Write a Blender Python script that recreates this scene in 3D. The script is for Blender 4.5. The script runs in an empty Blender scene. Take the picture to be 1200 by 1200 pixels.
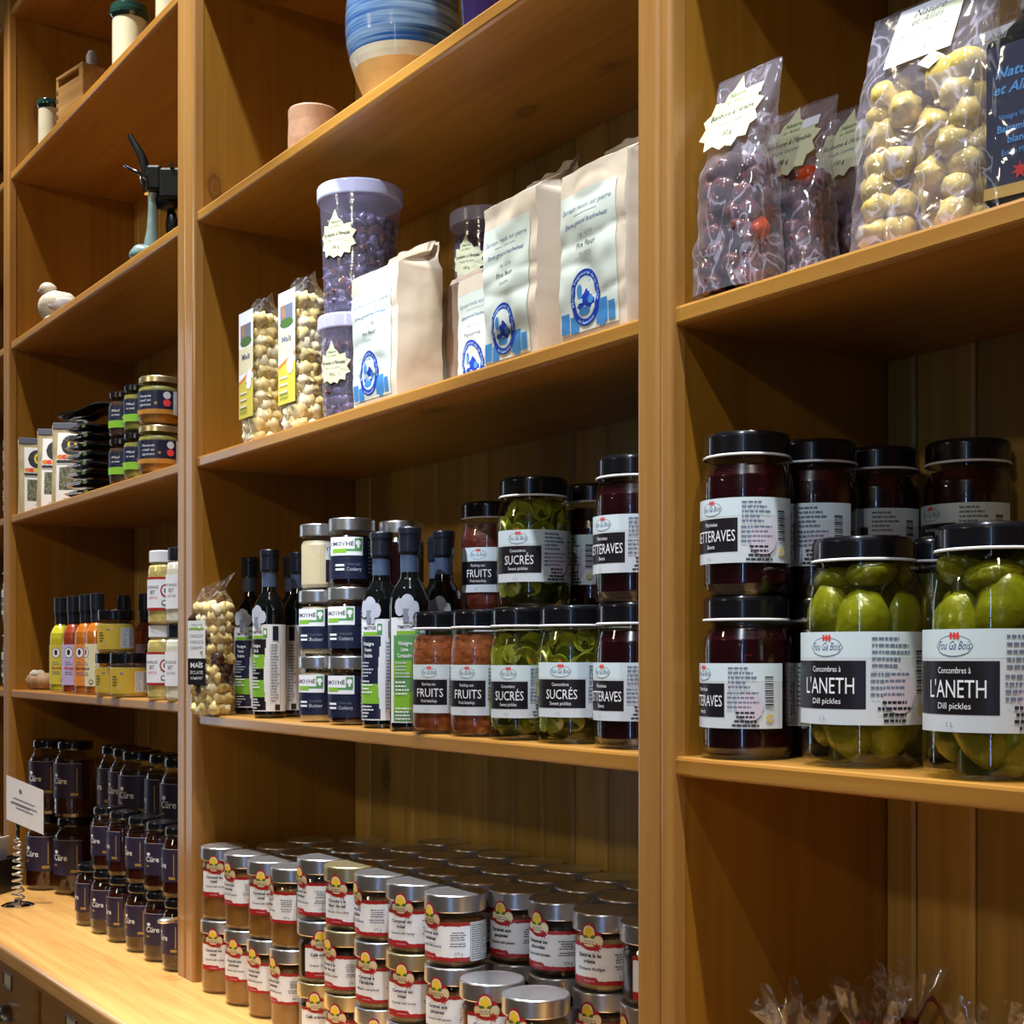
import bpy, math, random
from mathutils import Vector, Matrix, noise
R_ = math.radians
PI = math.pi
scene = bpy.context.scene
COL = scene.collection

# ---------------------------------------------------------------- camera, light, exposure
cam_d = bpy.data.cameras.new('camera'); cam = bpy.data.objects.new('camera', cam_d); COL.objects.link(cam)
cam_d.sensor_width = 36; cam_d.lens = 48.96; cam_d.shift_y = 170 / 1200
cam_d.clip_start = 0.05
cam.location = (0, 0, 0); cam.rotation_euler = (R_(90), 0, R_(55.7))
scene.camera = cam
scene.view_settings.view_transform = 'Standard'; scene.view_settings.look = 'None'
scene.view_settings.exposure = 0.25; scene.view_settings.gamma = 1.0
scene.view_settings.use_curve_mapping = False
world = bpy.data.worlds.new('world'); scene.world = world; world.use_nodes = True
bg = world.node_tree.nodes['Background']; bg.inputs[0].default_value = (1.0, 0.78, 0.52, 1); bg.inputs[1].default_value = 0.016
scene.cycles.transparent_max_bounces = 24
scene.cycles.max_bounces = 8
scene.cycles.sample_clamp_indirect = 4.0
scene.cycles.caustics_reflective = True; scene.cycles.caustics_refractive = False; scene.cycles.blur_glossy = 1.0

def light(kind, name, loc, target, power, color, size=0.1, size_y=None, angle=90, blend=0.5):
    d = bpy.data.lights.new(name, kind); d.energy = power; d.color = color
    if kind == 'SPOT':
        d.spot_size = R_(angle); d.spot_blend = blend; d.shadow_soft_size = size
    elif kind == 'AREA':
        d.size = size
        if size_y: d.shape = 'RECTANGLE'; d.size_y = size_y
    else: d.shadow_soft_size = size
    o = bpy.data.objects.new(name, d); COL.objects.link(o); o.location = loc
    o.rotation_euler = (Vector(target) - Vector(loc)).to_track_quat('-Z', 'Y').to_euler()
    return o
NEUT = (1.0, 0.93, 0.84); COOL = (0.80, 0.88, 1.0)
for lx, p, c, tx in ((-4.5, 60, NEUT, -4.4), (-3.75, 150, NEUT, -3.65), (-3.0, 235, NEUT, -2.95), (-2.3, 235, COOL, -2.25), (-1.6, 195, NEUT, -1.6), (-0.85, 250, COOL, -0.95), (-0.1, 150, NEUT, -0.3)):
    light('SPOT', 'track_spot', (lx, 0.60, 2.25), (tx, 0.93, -0.6), p, c, 0.03, angle=68, blend=1.0)
light('SPOT', 'track_spot', (-1.5, -0.5, 2.1), (-1.92, 1.05, 0.52), 300, COOL, 0.03, angle=22, blend=0.8)
light('SPOT', 'track_spot', (-0.3, -0.4, 2.1), (-0.95, 1.05, 0.42), 80, COOL, 0.03, angle=26, blend=0.8)
# ceiling lamps further back in the shop
light('AREA', 'shop_lamp', (1.3, -3.2, 1.9), (-1.5, 1.2, 0.0), 20, (1.0, 0.86, 0.62), 0.2)
light('AREA', 'shop_lamp', (-2.6, -3.0, 1.9), (-2.5, 1.2, 0.0), 12, (1.0, 0.86, 0.62), 0.35)
# narrow strips standing in for tall windows, added for glass streaks, right-hand behind the camera and at the far left end
light('AREA', 'window_stand_in', (1.55, -2.6, 0.15), (-1.2, 1.1, 0.0), 8, (0.30, 0.52, 1.0), 0.075, 2.6)
light('AREA', 'window_stand_in', (-6.2, -0.55, 0.3), (-2.0, 1.0, 0.0), 9, (0.75, 0.86, 1.0), 0.22, 2.4)

# ---------------------------------------------------------------- materials
M = {}
def mat(name, col, rough=0.5, metal=0.0, coat=0.0, trans=0.0, ior=1.45, bump=0.0, bscale=200, spec=0.5, sss=0.0, var=0.0, vscale=40):
    m = bpy.data.materials.new(name); m.use_nodes = True; nt = m.node_tree; b = nt.nodes['Principled BSDF']
    b.inputs['Base Color'].default_value = (*col, 1); b.inputs['Roughness'].default_value = rough
    b.inputs['Metallic'].default_value = metal; b.inputs['Coat Weight'].default_value = coat
    b.inputs['Coat Roughness'].default_value = 0.04
    b.inputs['Transmission Weight'].default_value = trans; b.inputs['IOR'].default_value = ior
    b.inputs['Specular IOR Level'].default_value = spec
    if sss: b.inputs['Subsurface Weight'].default_value = sss; b.inputs['Subsurface Radius'].default_value = (0.01, 0.006, 0.003)
    tc = nt.nodes.new('ShaderNodeTexCoord')
    if bump:
        n = nt.nodes.new('ShaderNodeTexNoise'); n.inputs['Scale'].default_value = bscale; n.inputs['Detail'].default_value = 3
        nt.links.new(tc.outputs['Object'], n.inputs['Vector'])
        bp = nt.nodes.new('ShaderNodeBump'); bp.inputs['Strength'].default_value = bump; bp.inputs['Distance'].default_value = 0.002
        nt.links.new(n.outputs['Fac'], bp.inputs['Height']); nt.links.new(bp.outputs['Normal'], b.inputs['Normal'])
        if coat: nt.links.new(bp.outputs['Normal'], b.inputs['Coat Normal'])
    if var:
        n = nt.nodes.new('ShaderNodeTexNoise'); n.inputs['Scale'].default_value = vscale; n.inputs['Detail'].default_value = 4
        nt.links.new(tc.outputs['Object'], n.inputs['Vector'])
        r = nt.nodes.new('ShaderNodeValToRGB'); r.color_ramp.elements[0].position = 0.3; r.color_ramp.elements[1].position = 0.7
        r.color_ramp.elements[0].color = (*[c * (1 - var) for c in col], 1)
        r.color_ramp.elements[1].color = (*[min(1, c * (1 + var)) for c in col], 1)
        nt.links.new(n.outputs['Fac'], r.inputs['Fac']); nt.links.new(r.outputs['Color'], b.inputs['Base Color'])
    M[name] = m; return m

def glassy(name, tint, fac_add=0.0, mult=1.0, rough=0.02, bump=0.0, bscale=30, haze=0.0, hazecol=(1, 1, 1), crease_glint=0.0):
    m = bpy.data.materials.new(name); m.use_nodes = True; nt = m.node_tree; nt.nodes.clear()
    out = nt.nodes.new('ShaderNodeOutputMaterial'); tr = nt.nodes.new('ShaderNodeBsdfTransparent'); gl = nt.nodes.new('ShaderNodeBsdfGlossy')
    tr.inputs[0].default_value = (*tint, 1); gl.inputs['Roughness'].default_value = rough; gl.inputs[0].default_value = (1, 1, 1, 1)
    lw = nt.nodes.new('ShaderNodeLayerWeight'); lw.inputs[0].default_value = 0.5
    fr = nt.nodes.new('ShaderNodeMath'); fr.operation = 'POWER'; fr.inputs[1].default_value = 5.0; nt.links.new(lw.outputs['Facing'], fr.inputs[0])
    ma = nt.nodes.new('ShaderNodeMath'); ma.operation = 'MULTIPLY_ADD'; ma.inputs[1].default_value = mult; ma.inputs[2].default_value = fac_add; ma.use_clamp = True
    mx = nt.nodes.new('ShaderNodeMixShader')
    nt.links.new(fr.outputs[0], ma.inputs[0]); nt.links.new(ma.outputs[0], mx.inputs[0]); nt.links.new(tr.outputs[0], mx.inputs[1]); nt.links.new(gl.outputs[0], mx.inputs[2])
    last = mx
    if haze:
        df = nt.nodes.new('ShaderNodeBsdfDiffuse'); df.inputs[0].default_value = (*hazecol, 1)
        m2 = nt.nodes.new('ShaderNodeMixShader'); m2.inputs[0].default_value = haze
        nt.links.new(mx.outputs[0], m2.inputs[1]); nt.links.new(df.outputs[0], m2.inputs[2]); last = m2
        if crease_glint:      # white streaks painted along noise creases imitate glints on the film
            tc0 = nt.nodes.new('ShaderNodeTexCoord'); mp0 = nt.nodes.new('ShaderNodeMapping'); mp0.inputs['Scale'].default_value = (22, 22, 15); mp0.inputs['Rotation'].default_value = (0.5, 0.7, 0.2)
            n0 = nt.nodes.new('ShaderNodeTexNoise'); n0.inputs['Scale'].default_value = 1.0; n0.inputs['Detail'].default_value = 2.5; n0.inputs['Distortion'].default_value = 1.6
            a0 = nt.nodes.new('ShaderNodeMath'); a0.operation = 'SUBTRACT'; a0.inputs[1].default_value = 0.5
            b0 = nt.nodes.new('ShaderNodeMath'); b0.operation = 'ABSOLUTE'
            r0 = nt.nodes.new('ShaderNodeMapRange'); r0.inputs['From Min'].default_value = 0.0; r0.inputs['From Max'].default_value = 0.035; r0.inputs['To Min'].default_value = crease_glint; r0.inputs['To Max'].default_value = haze
            nt.links.new(tc0.outputs['Object'], mp0.inputs[0]); nt.links.new(mp0.outputs[0], n0.inputs['Vector']); nt.links.new(n0.outputs['Fac'], a0.inputs[0]); nt.links.new(a0.outputs[0], b0.inputs[0]); nt.links.new(b0.outputs[0], r0.inputs['Value']); nt.links.new(r0.outputs[0], m2.inputs[0])
    if bump:
        tc = nt.nodes.new('ShaderNodeTexCoord'); n = nt.nodes.new('ShaderNodeTexNoise'); n.inputs['Scale'].default_value = bscale
        n.inputs['Detail'].default_value = 2; n.inputs['Distortion'].default_value = 1.2
        bp = nt.nodes.new('ShaderNodeBump'); bp.inputs['Strength'].default_value = bump; bp.inputs['Distance'].default_value = 0.004
        nt.links.new(tc.outputs['Object'], n.inputs['Vector']); nt.links.new(n.outputs['Fac'], bp.inputs['Height'])
        nt.links.new(bp.outputs['Normal'], gl.inputs['Normal']); nt.links.new(bp.outputs['Normal'], lw.inputs['Normal'])
    nt.links.new(last.outputs[0], out.inputs[0]); M[name] = m; return m

def wood(name, grain, light_c, dark_c, knots=0.5, plank=0.0, coat=0.35, tone=0.25, off=(0, 0, 0)):
    """pine boards; grain = axis the fibres run along; plank = width of single boards along x"""
    m = bpy.data.materials.new(name); m.use_nodes = True; nt = m.node_tree; L = nt.links.new; N = nt.nodes.new
    b = nt.nodes['Principled BSDF']; b.inputs['Roughness'].default_value = 0.42
    b.inputs['Coat Weight'].default_value = coat; b.inputs['Coat Roughness'].default_value = 0.16
    tc = N('ShaderNodeTexCoord')
    base = N('ShaderNodeMapping'); base.inputs['Location'].default_value = off; L(tc.outputs['Object'], base.inputs['Vector'])
    vec = base.outputs['Vector']
    if plank:
        sx = N('ShaderNodeSeparateXYZ'); L(vec, sx.inputs[0])
        dv = N('ShaderNodeMath'); dv.operation = 'DIVIDE'; dv.inputs[1].default_value = plank; L(sx.outputs['X'], dv.inputs[0])
        fl = N('ShaderNodeMath'); fl.operation = 'FLOOR'; L(dv.outputs[0], fl.inputs[0])
        wn = N('ShaderNodeTexWhiteNoise'); wn.noise_dimensions = '1D'; L(fl.outputs[0], wn.inputs['W'])
        sc = N('ShaderNodeVectorMath'); sc.operation = 'SCALE'; sc.inputs['Scale'].default_value = 7.0; L(wn.outputs['Color'], sc.inputs[0])
        ad = N('ShaderNodeVectorMath'); ad.operation = 'ADD'; L(vec, ad.inputs[0]); L(sc.outputs[0], ad.inputs[1]); vec = ad.outputs[0]
    def mapped(long_s, cross_s):
        mp = N('ShaderNodeMapping'); s = [cross_s] * 3; s['xyz'.index(grain)] = long_s
        mp.inputs['Scale'].default_value = s; L(vec, mp.inputs['Vector']); return mp.outputs['Vector']
    # slow warp so that fibres are never ruler straight
    wp = N('ShaderNodeTexNoise'); wp.inputs['Scale'].default_value = 1.0; wp.inputs['Detail'].default_value = 2; L(mapped(1.2, 5.0), wp.inputs['Vector'])
    g = N('ShaderNodeTexNoise'); g.inputs['Scale'].default_value = 1.0; g.inputs['Detail'].default_value = 5; g.inputs['Roughness'].default_value = 0.62
    g.inputs['Distortion'].default_value = 0.5; L(mapped(2.2, 60.0), g.inputs['Vector'])
    big = N('ShaderNodeTexNoise'); big.inputs['Scale'].default_value = 1.0; big.inputs['Detail'].default_value = 2; big.inputs['Distortion'].default_value = 0.8; L(mapped(0.9, 9.0), big.inputs['Vector'])
    mix = N('ShaderNodeMath'); mix.operation = 'MULTIPLY_ADD'; mix.inputs[1].default_value = 0.6; L(g.outputs['Fac'], mix.inputs[0])
    m5 = N('ShaderNodeMath'); m5.operation = 'MULTIPLY'; m5.inputs[1].default_value = 0.42; L(big.outputs['Fac'], m5.inputs[0]); L(m5.outputs[0], mix.inputs[2])
    ramp = N('ShaderNodeValToRGB'); ramp.color_ramp.elements[0].position = 0.36; ramp.color_ramp.elements[1].position = 0.62
    ramp.color_ramp.elements[0].color = (*dark_c, 1); ramp.color_ramp.elements[1].color = (*light_c, 1); L(mix.outputs[0], ramp.inputs['Fac'])
    colr = ramp.outputs['Color']
    # knots
    vo = N('ShaderNodeTexVoronoi'); vo.inputs['Scale'].default_value = 1.0; vo.inputs['Randomness'].default_value = 1.0; L(mapped(3.0, 5.5), vo.inputs['Vector'])
    nn = N('ShaderNodeTexNoise'); nn.inputs['Scale'].default_value = 30.0; L(mapped(1, 1), nn.inputs['Vector'])
    na = N('ShaderNodeMath'); na.operation = 'MULTIPLY_ADD'; na.inputs[1].default_value = 0.06; L(nn.outputs['Fac'], na.inputs[0]); L(vo.outputs['Distance'], na.inputs[2])
    kr = N('ShaderNodeValToRGB'); e = kr.color_ramp.elements
    e[0].position = 0.06; e[0].color = (1, 1, 1, 1); e[1].position = 0.18; e[1].color = (0, 0, 0, 1)
    q = kr.color_ramp.elements.new(0.09); q.color = (0.35, 0.35, 0.35, 1); q = kr.color_ramp.elements.new(0.11); q.color = (0.85, 0.85, 0.85, 1); q = kr.color_ramp.elements.new(0.13); q.color = (0.25, 0.25, 0.25, 1)
    L(na.outputs[0], kr.inputs['Fac'])
    sep = N('ShaderNodeSeparateColor'); L(vo.outputs['Color'], sep.inputs[0])
    gt = N('ShaderNodeMath'); gt.operation = 'LESS_THAN'; gt.inputs[1].default_value = knots; L(sep.outputs[0], gt.inputs[0])
    km = N('ShaderNodeMath'); km.operation = 'MULTIPLY'; L(kr.outputs['Color'], km.inputs[0]); L(gt.outputs[0], km.inputs[1])
    k2 = N('ShaderNodeMath'); k2.operation = 'MULTIPLY'; k2.inputs[1].default_value = 0.85; L(km.outputs[0], k2.inputs[0])
    mc = N('ShaderNodeMix'); mc.data_type = 'RGBA'; L(k2.outputs[0], mc.inputs['Factor']); L(colr, mc.inputs[6]); mc.inputs[7].default_value = (0.075, 0.022, 0.006, 1)
    colr = mc.outputs[2]
    if plank:
        mv = N('ShaderNodeMapRange'); mv.inputs['To Min'].default_value = 1 - tone; mv.inputs['To Max'].default_value = 1 + tone * 0.5; L(wn.outputs['Value'], mv.inputs['Value'])
        hs = N('ShaderNodeHueSaturation'); L(mv.outputs[0], hs.inputs['Value']); L(colr, hs.inputs['Color']); colr = hs.outputs['Color']
    L(colr, b.inputs['Base Color'])
    bp = N('ShaderNodeBump'); bp.inputs['Strength'].default_value = 0.12; bp.inputs['Distance'].default_value = 0.001; L(g.outputs['Fac'], bp.inputs['Height']); L(bp.outputs['Normal'], b.inputs['Normal'])
    M[name] = m; return m

PINE_L = (0.42, 0.205, 0.032); PINE_D = (0.31, 0.128, 0.015)
wood('pine_x', 'x', PINE_L, PINE_D, 0.8)
wood('pine_z', 'z', (0.34, 0.155, 0.012), (0.26, 0.105, 0.007), 0.8, off=(3.1, 0.4, 1.7))
wood('pine_back', 'z', (0.62, 0.40, 0.085), (0.46, 0.26, 0.045), 0.5, plank=0.085, tone=0.3, coat=0.04)
wood('pine_counter', 'x', (0.80, 0.46, 0.14), (0.60, 0.29, 0.07), 0.3, coat=0.5, off=(1.3, 7, 2))
wood('pine_stile', 'z', (0.40, 0.200, 0.048), (0.32, 0.142, 0.028), 0.08, off=(9, 2, 5))
wood('box_wood', 'x', (0.55, 0.33, 0.12), (0.35, 0.18, 0.05), 0.1, coat=0.0)
glassy('glass', (0.98, 0.99, 0.98), 0.055, 0.40, 0.012)
glassy('glass_green', (0.95, 0.96, 0.74), 0.055, 0.40, 0.012)
glassy('plastic_clear', (0.93, 0.93, 0.97), 0.06, 0.45, 0.12, 0.25, 30, haze=0.09, hazecol=(0.62, 0.62, 0.85))
glassy('plastic_lid', (0.8, 0.8, 0.9), 0.06, 0.4, 0.2, haze=0.60, hazecol=(0.66, 0.66, 0.88))
glassy('cellophane', (0.98, 0.98, 0.99), 0.09, 0.55, 0.10, 1.0, 18, haze=0.08, hazecol=(0.75, 0.72, 0.88), crease_glint=0.30)
glassy('cellophane_smooth', (0.98, 0.98, 0.99), 0.06, 0.45, 0.08, 0.7, 20, haze=0.01, crease_glint=0.12)
mat('lid_black', (0.006, 0.006, 0.008), 0.22, 0, 0.5)
mat('lid_ring', (0.75, 0.76, 0.76), 0.35)
mat('silver', (0.80, 0.81, 0.83), 0.28, 0.95, bump=0.05, bscale=300)
mat('gold', (0.80, 0.68, 0.38), 0.32, 0.92)
mat('chrome', (0.8, 0.8, 0.82), 0.08, 1.0)
mat('iron_black', (0.003, 0.004, 0.004), 0.42, 0, 0.05, spec=0.25)
mat('iron_teal', (0.16, 0.25, 0.25), 0.3, 0, 0.5, var=0.2)
mat('pull_metal', (0.25, 0.22, 0.18), 0.35, 1.0)
mat('paper_white', (0.80, 0.83, 0.88), 0.55)
mat('paper_mint', (0.64, 0.76, 0.80), 0.5)
mat('paper_cream', (0.66, 0.66, 0.42), 0.55)
mat('label_grey', (0.62, 0.67, 0.71), 0.45)
mat('label_black', (0.012, 0.010, 0.014), 0.35)
mat('label_navy', (0.012, 0.016, 0.045), 0.38)
mat('label_plum', (0.030, 0.022, 0.052), 0.4)
mat('ink', (0.02, 0.02, 0.03), 0.6)
mat('ink_soft', (0.16, 0.18, 0.26), 0.6)
mat('ink_blue', (0.02, 0.07, 0.22), 0.6)
mat('seal_blue', (0.004, 0.035, 0.36), 0.5)
mat('seal_light', (0.42, 0.60, 0.72), 0.5)
mat('tile_blue', (0.05, 0.22, 0.50), 0.5)
mat('white_ink', (0.85, 0.87, 0.9), 0.5)
mat('red', (0.38, 0.012, 0.018), 0.45)
mat('red_bright', (0.75, 0.06, 0.06), 0.45)
mat('pink_red', (0.6, 0.03, 0.09), 0.45)
mat('yellow', (0.80, 0.56, 0.03), 0.45)
mat('cream', (0.72, 0.66, 0.44), 0.5)
mat('green_leaf', (0.07, 0.16, 0.03), 0.5)
mat('green_lime', (0.22, 0.50, 0.035), 0.45)
mat('green_label', (0.10, 0.32, 0.10), 0.45)
mat('label_yellow', (0.62, 0.52, 0.06), 0.5)
mat('label_mustard', (0.52, 0.36, 0.035), 0.5)
mat('lilac', (0.50, 0.42, 0.70), 0.5)
mat('label_band', (0.33, 0.36, 0.25), 0.5)
mat('orange', (0.70, 0.24, 0.04), 0.5)
mat('gold_ink', (0.45, 0.30, 0.08), 0.4, 0.3)
mat('pinkish', (0.62, 0.55, 0.63), 0.5)
mat('mushroom', (0.50, 0.54, 0.64), 0.5, var=0.12)
mat('mushroom_dark', (0.22, 0.25, 0.34), 0.5)
mat('caramel', (0.15, 0.055, 0.010), 0.35, coat=0.3, var=0.25)
mat('caramel_light', (0.26, 0.12, 0.025), 0.35, coat=0.3, var=0.2)
mat('fudge', (0.30, 0.19, 0.06), 0.4, var=0.15)
mat('choco', (0.025, 0.008, 0.004), 0.3, coat=0.4)
mat('honey_dark', (0.035, 0.006, 0.001), 0.25, coat=0.4, var=0.4, vscale=18)
mat('beet', (0.016, 0.001, 0.003), 0.2, coat=0.5)
mat('beet_bit', (0.05, 0.002, 0.006), 0.25, coat=0.5)
mat('ketchup', (0.24, 0.062, 0.014), 0.4, coat=0.3, bump=0.6, bscale=120, var=0.5, vscale=130)
mat('ketchup_dark', (0.10, 0.015, 0.006), 0.4, coat=0.3, bump=0.6, bscale=120, var=0.5, vscale=130)
mat('pickle', (0.15, 0.155, 0.006), 0.28, coat=0.5, bump=0.4, bscale=120, var=0.35, vscale=35, sss=0.15)
mat('pickle_dark', (0.035, 0.040, 0.002), 0.3, coat=0.3)
mat('slice_skin', (0.10, 0.13, 0.008), 0.35)
mat('slice_flesh', (0.20, 0.205, 0.02), 0.35, coat=0.4, var=0.3, vscale=120)
mat('onion', (0.5, 0.5, 0.25), 0.35, coat=0.3)
mat('pepper', (0.45, 0.06, 0.01), 0.35, coat=0.3)
mat('mustard', (0.62, 0.49, 0.16), 0.45, var=0.2, vscale=90)
mat('mayo', (0.82, 0.80, 0.66), 0.45)
mat('sauce_yellow', (0.62, 0.56, 0.02), 0.3, coat=0.4)
mat('sauce_red', (0.34, 0.05, 0.012), 0.3, coat=0.4)
mat('sauce_orange', (0.55, 0.16, 0.008), 0.3, coat=0.4)
mat('spread_orange', (0.45, 0.20, 0.03), 0.4, var=0.2)
mat('spread_olive', (0.26, 0.24, 0.05), 0.4, var=0.2)
mat('spread_brown', (0.07, 0.035, 0.02), 0.4)
mat('cream_food', (0.66, 0.56, 0.36), 0.45)
mat('bottle_black', (0.003, 0.004, 0.004), 0.06, coat=0.8)
mat('cap_black', (0.012, 0.014, 0.022), 0.3, coat=0.3)
mat('neck_sleeve', (0.06, 0.09, 0.16), 0.4)
mat('cap_white', (0.78, 0.80, 0.84), 0.4)
mat('bag_print', (0.62, 0.68, 0.60), 0.5)
mat('kraft', (0.54, 0.40, 0.29), 0.7, bump=0.15, bscale=60)
mat('bag_white', (0.64, 0.54, 0.41), 0.6, bump=0.15, bscale=60)
mat('popcorn', (0.80, 0.60, 0.24), 0.55, var=0.35, vscale=60)
mat('popcorn_white', (0.88, 0.78, 0.50), 0.6, var=0.2, vscale=60)
mat('popcorn_choc', (0.07, 0.025, 0.012), 0.4, var=0.3)
mat('candy_red', (0.10, 0.028, 0.024), 0.12, coat=0.8, var=0.5, vscale=30)
mat('candy_amber', (0.50, 0.06, 0.015), 0.1, coat=0.8, sss=0.2)
mat('candy_yellow', (0.62, 0.47, 0.13), 0.12, coat=0.8, var=0.35, vscale=40, sss=0.15)
mat('candy_wrap', (0.11, 0.08, 0.15), 0.2, coat=0.6, var=0.8, vscale=40)
mat('ribbon', (0.20, 0.01, 0.02), 0.3, coat=0.3)
mat('clay', (0.56, 0.33, 0.10), 0.6, bump=0.2, bscale=40, var=0.1)
mat('clay_pink', (0.58, 0.33, 0.19), 0.6, bump=0.3, bscale=50, var=0.15)
mat('glaze_cream', (0.62, 0.60, 0.45), 0.25, coat=0.5, var=0.12, vscale=15)
mat('glaze_green', (0.012, 0.04, 0.035), 0.12, coat=0.9, var=0.4)
mat('stone', (0.50, 0.46, 0.38), 0.6, var=0.35, vscale=28, bump=0.3)
mat('stone_grey', (0.32, 0.31, 0.33), 0.6, var=0.3)
mat('purple_glass', (0.03, 0.02, 0.09), 0.1, coat=0.8)
mat('pouch', (0.42, 0.36, 0.22), 0.5, coat=0.3, bump=0.4, bscale=30)
mat('tea', (0.14, 0.15, 0.10), 0.7, var=0.8, vscale=160)
mat('foil_black', (0.008, 0.008, 0.010), 0.18, coat=0.6, bump=0.6, bscale=25)
mat('bread', (0.32, 0.19, 0.10), 0.6, var=0.4, vscale=40)
mat('box_black', (0.008, 0.006, 0.005), 0.4)
mat('floor_tile', (0.20, 0.13, 0.08), 0.5, var=0.15, vscale=3)
mat('groove', (0.10, 0.04, 0.01), 0.7)
def glaze_blue():
    m = bpy.data.materials.new('glaze_blue'); m.use_nodes = True; nt = m.node_tree; b = nt.nodes['Principled BSDF']
    b.inputs['Roughness'].default_value = 0.15; b.inputs['Coat Weight'].default_value = 0.8
    tc = nt.nodes.new('ShaderNodeTexCoord'); mp = nt.nodes.new('ShaderNodeMapping'); mp.inputs['Scale'].default_value = (6, 6, 130)
    n = nt.nodes.new('ShaderNodeTexNoise'); n.inputs['Scale'].default_value = 1; n.inputs['Detail'].default_value = 3
    r = nt.nodes.new('ShaderNodeValToRGB'); r.color_ramp.elements[0].color = (0.02, 0.08, 0.26, 1); r.color_ramp.elements[1].color = (0.26, 0.42, 0.62, 1)
    r.color_ramp.elements[0].position = 0.38; r.color_ramp.elements[1].position = 0.68
    nt.links.new(tc.outputs['Object'], mp.inputs[0]); nt.links.new(mp.outputs[0], n.inputs['Vector']); nt.links.new(n.outputs['Fac'], r.inputs[0]); nt.links.new(r.outputs[0], b.inputs['Base Color'])
    M['glaze_blue'] = m
glaze_blue()

# ---------------------------------------------------------------- mesh helpers
GLY = {}
def glyphs(s, bold=0.0, shear=0.0):
    k = (s, bold, shear)
    if k in GLY: return GLY[k]
    c = bpy.data.curves.new('t', 'FONT'); c.body = s; c.size = 1; c.resolution_u = 2; c.offset = bold; c.shear = shear
    o = bpy.data.objects.new('t', c); me = o.to_mesh()
    vs = [(v.co.x, v.co.y) for v in me.vertices]; fs = [tuple(p.vertices) for p in me.polygons]
    o.to_mesh_clear(); bpy.data.objects.remove(o); bpy.data.curves.remove(c)
    if vs:
        x0 = min(v[0] for v in vs); x1 = max(v[0] for v in vs)
    else: x0 = x1 = 0
    GLY[k] = (vs, fs, x0, x1); return GLY[k]

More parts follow.
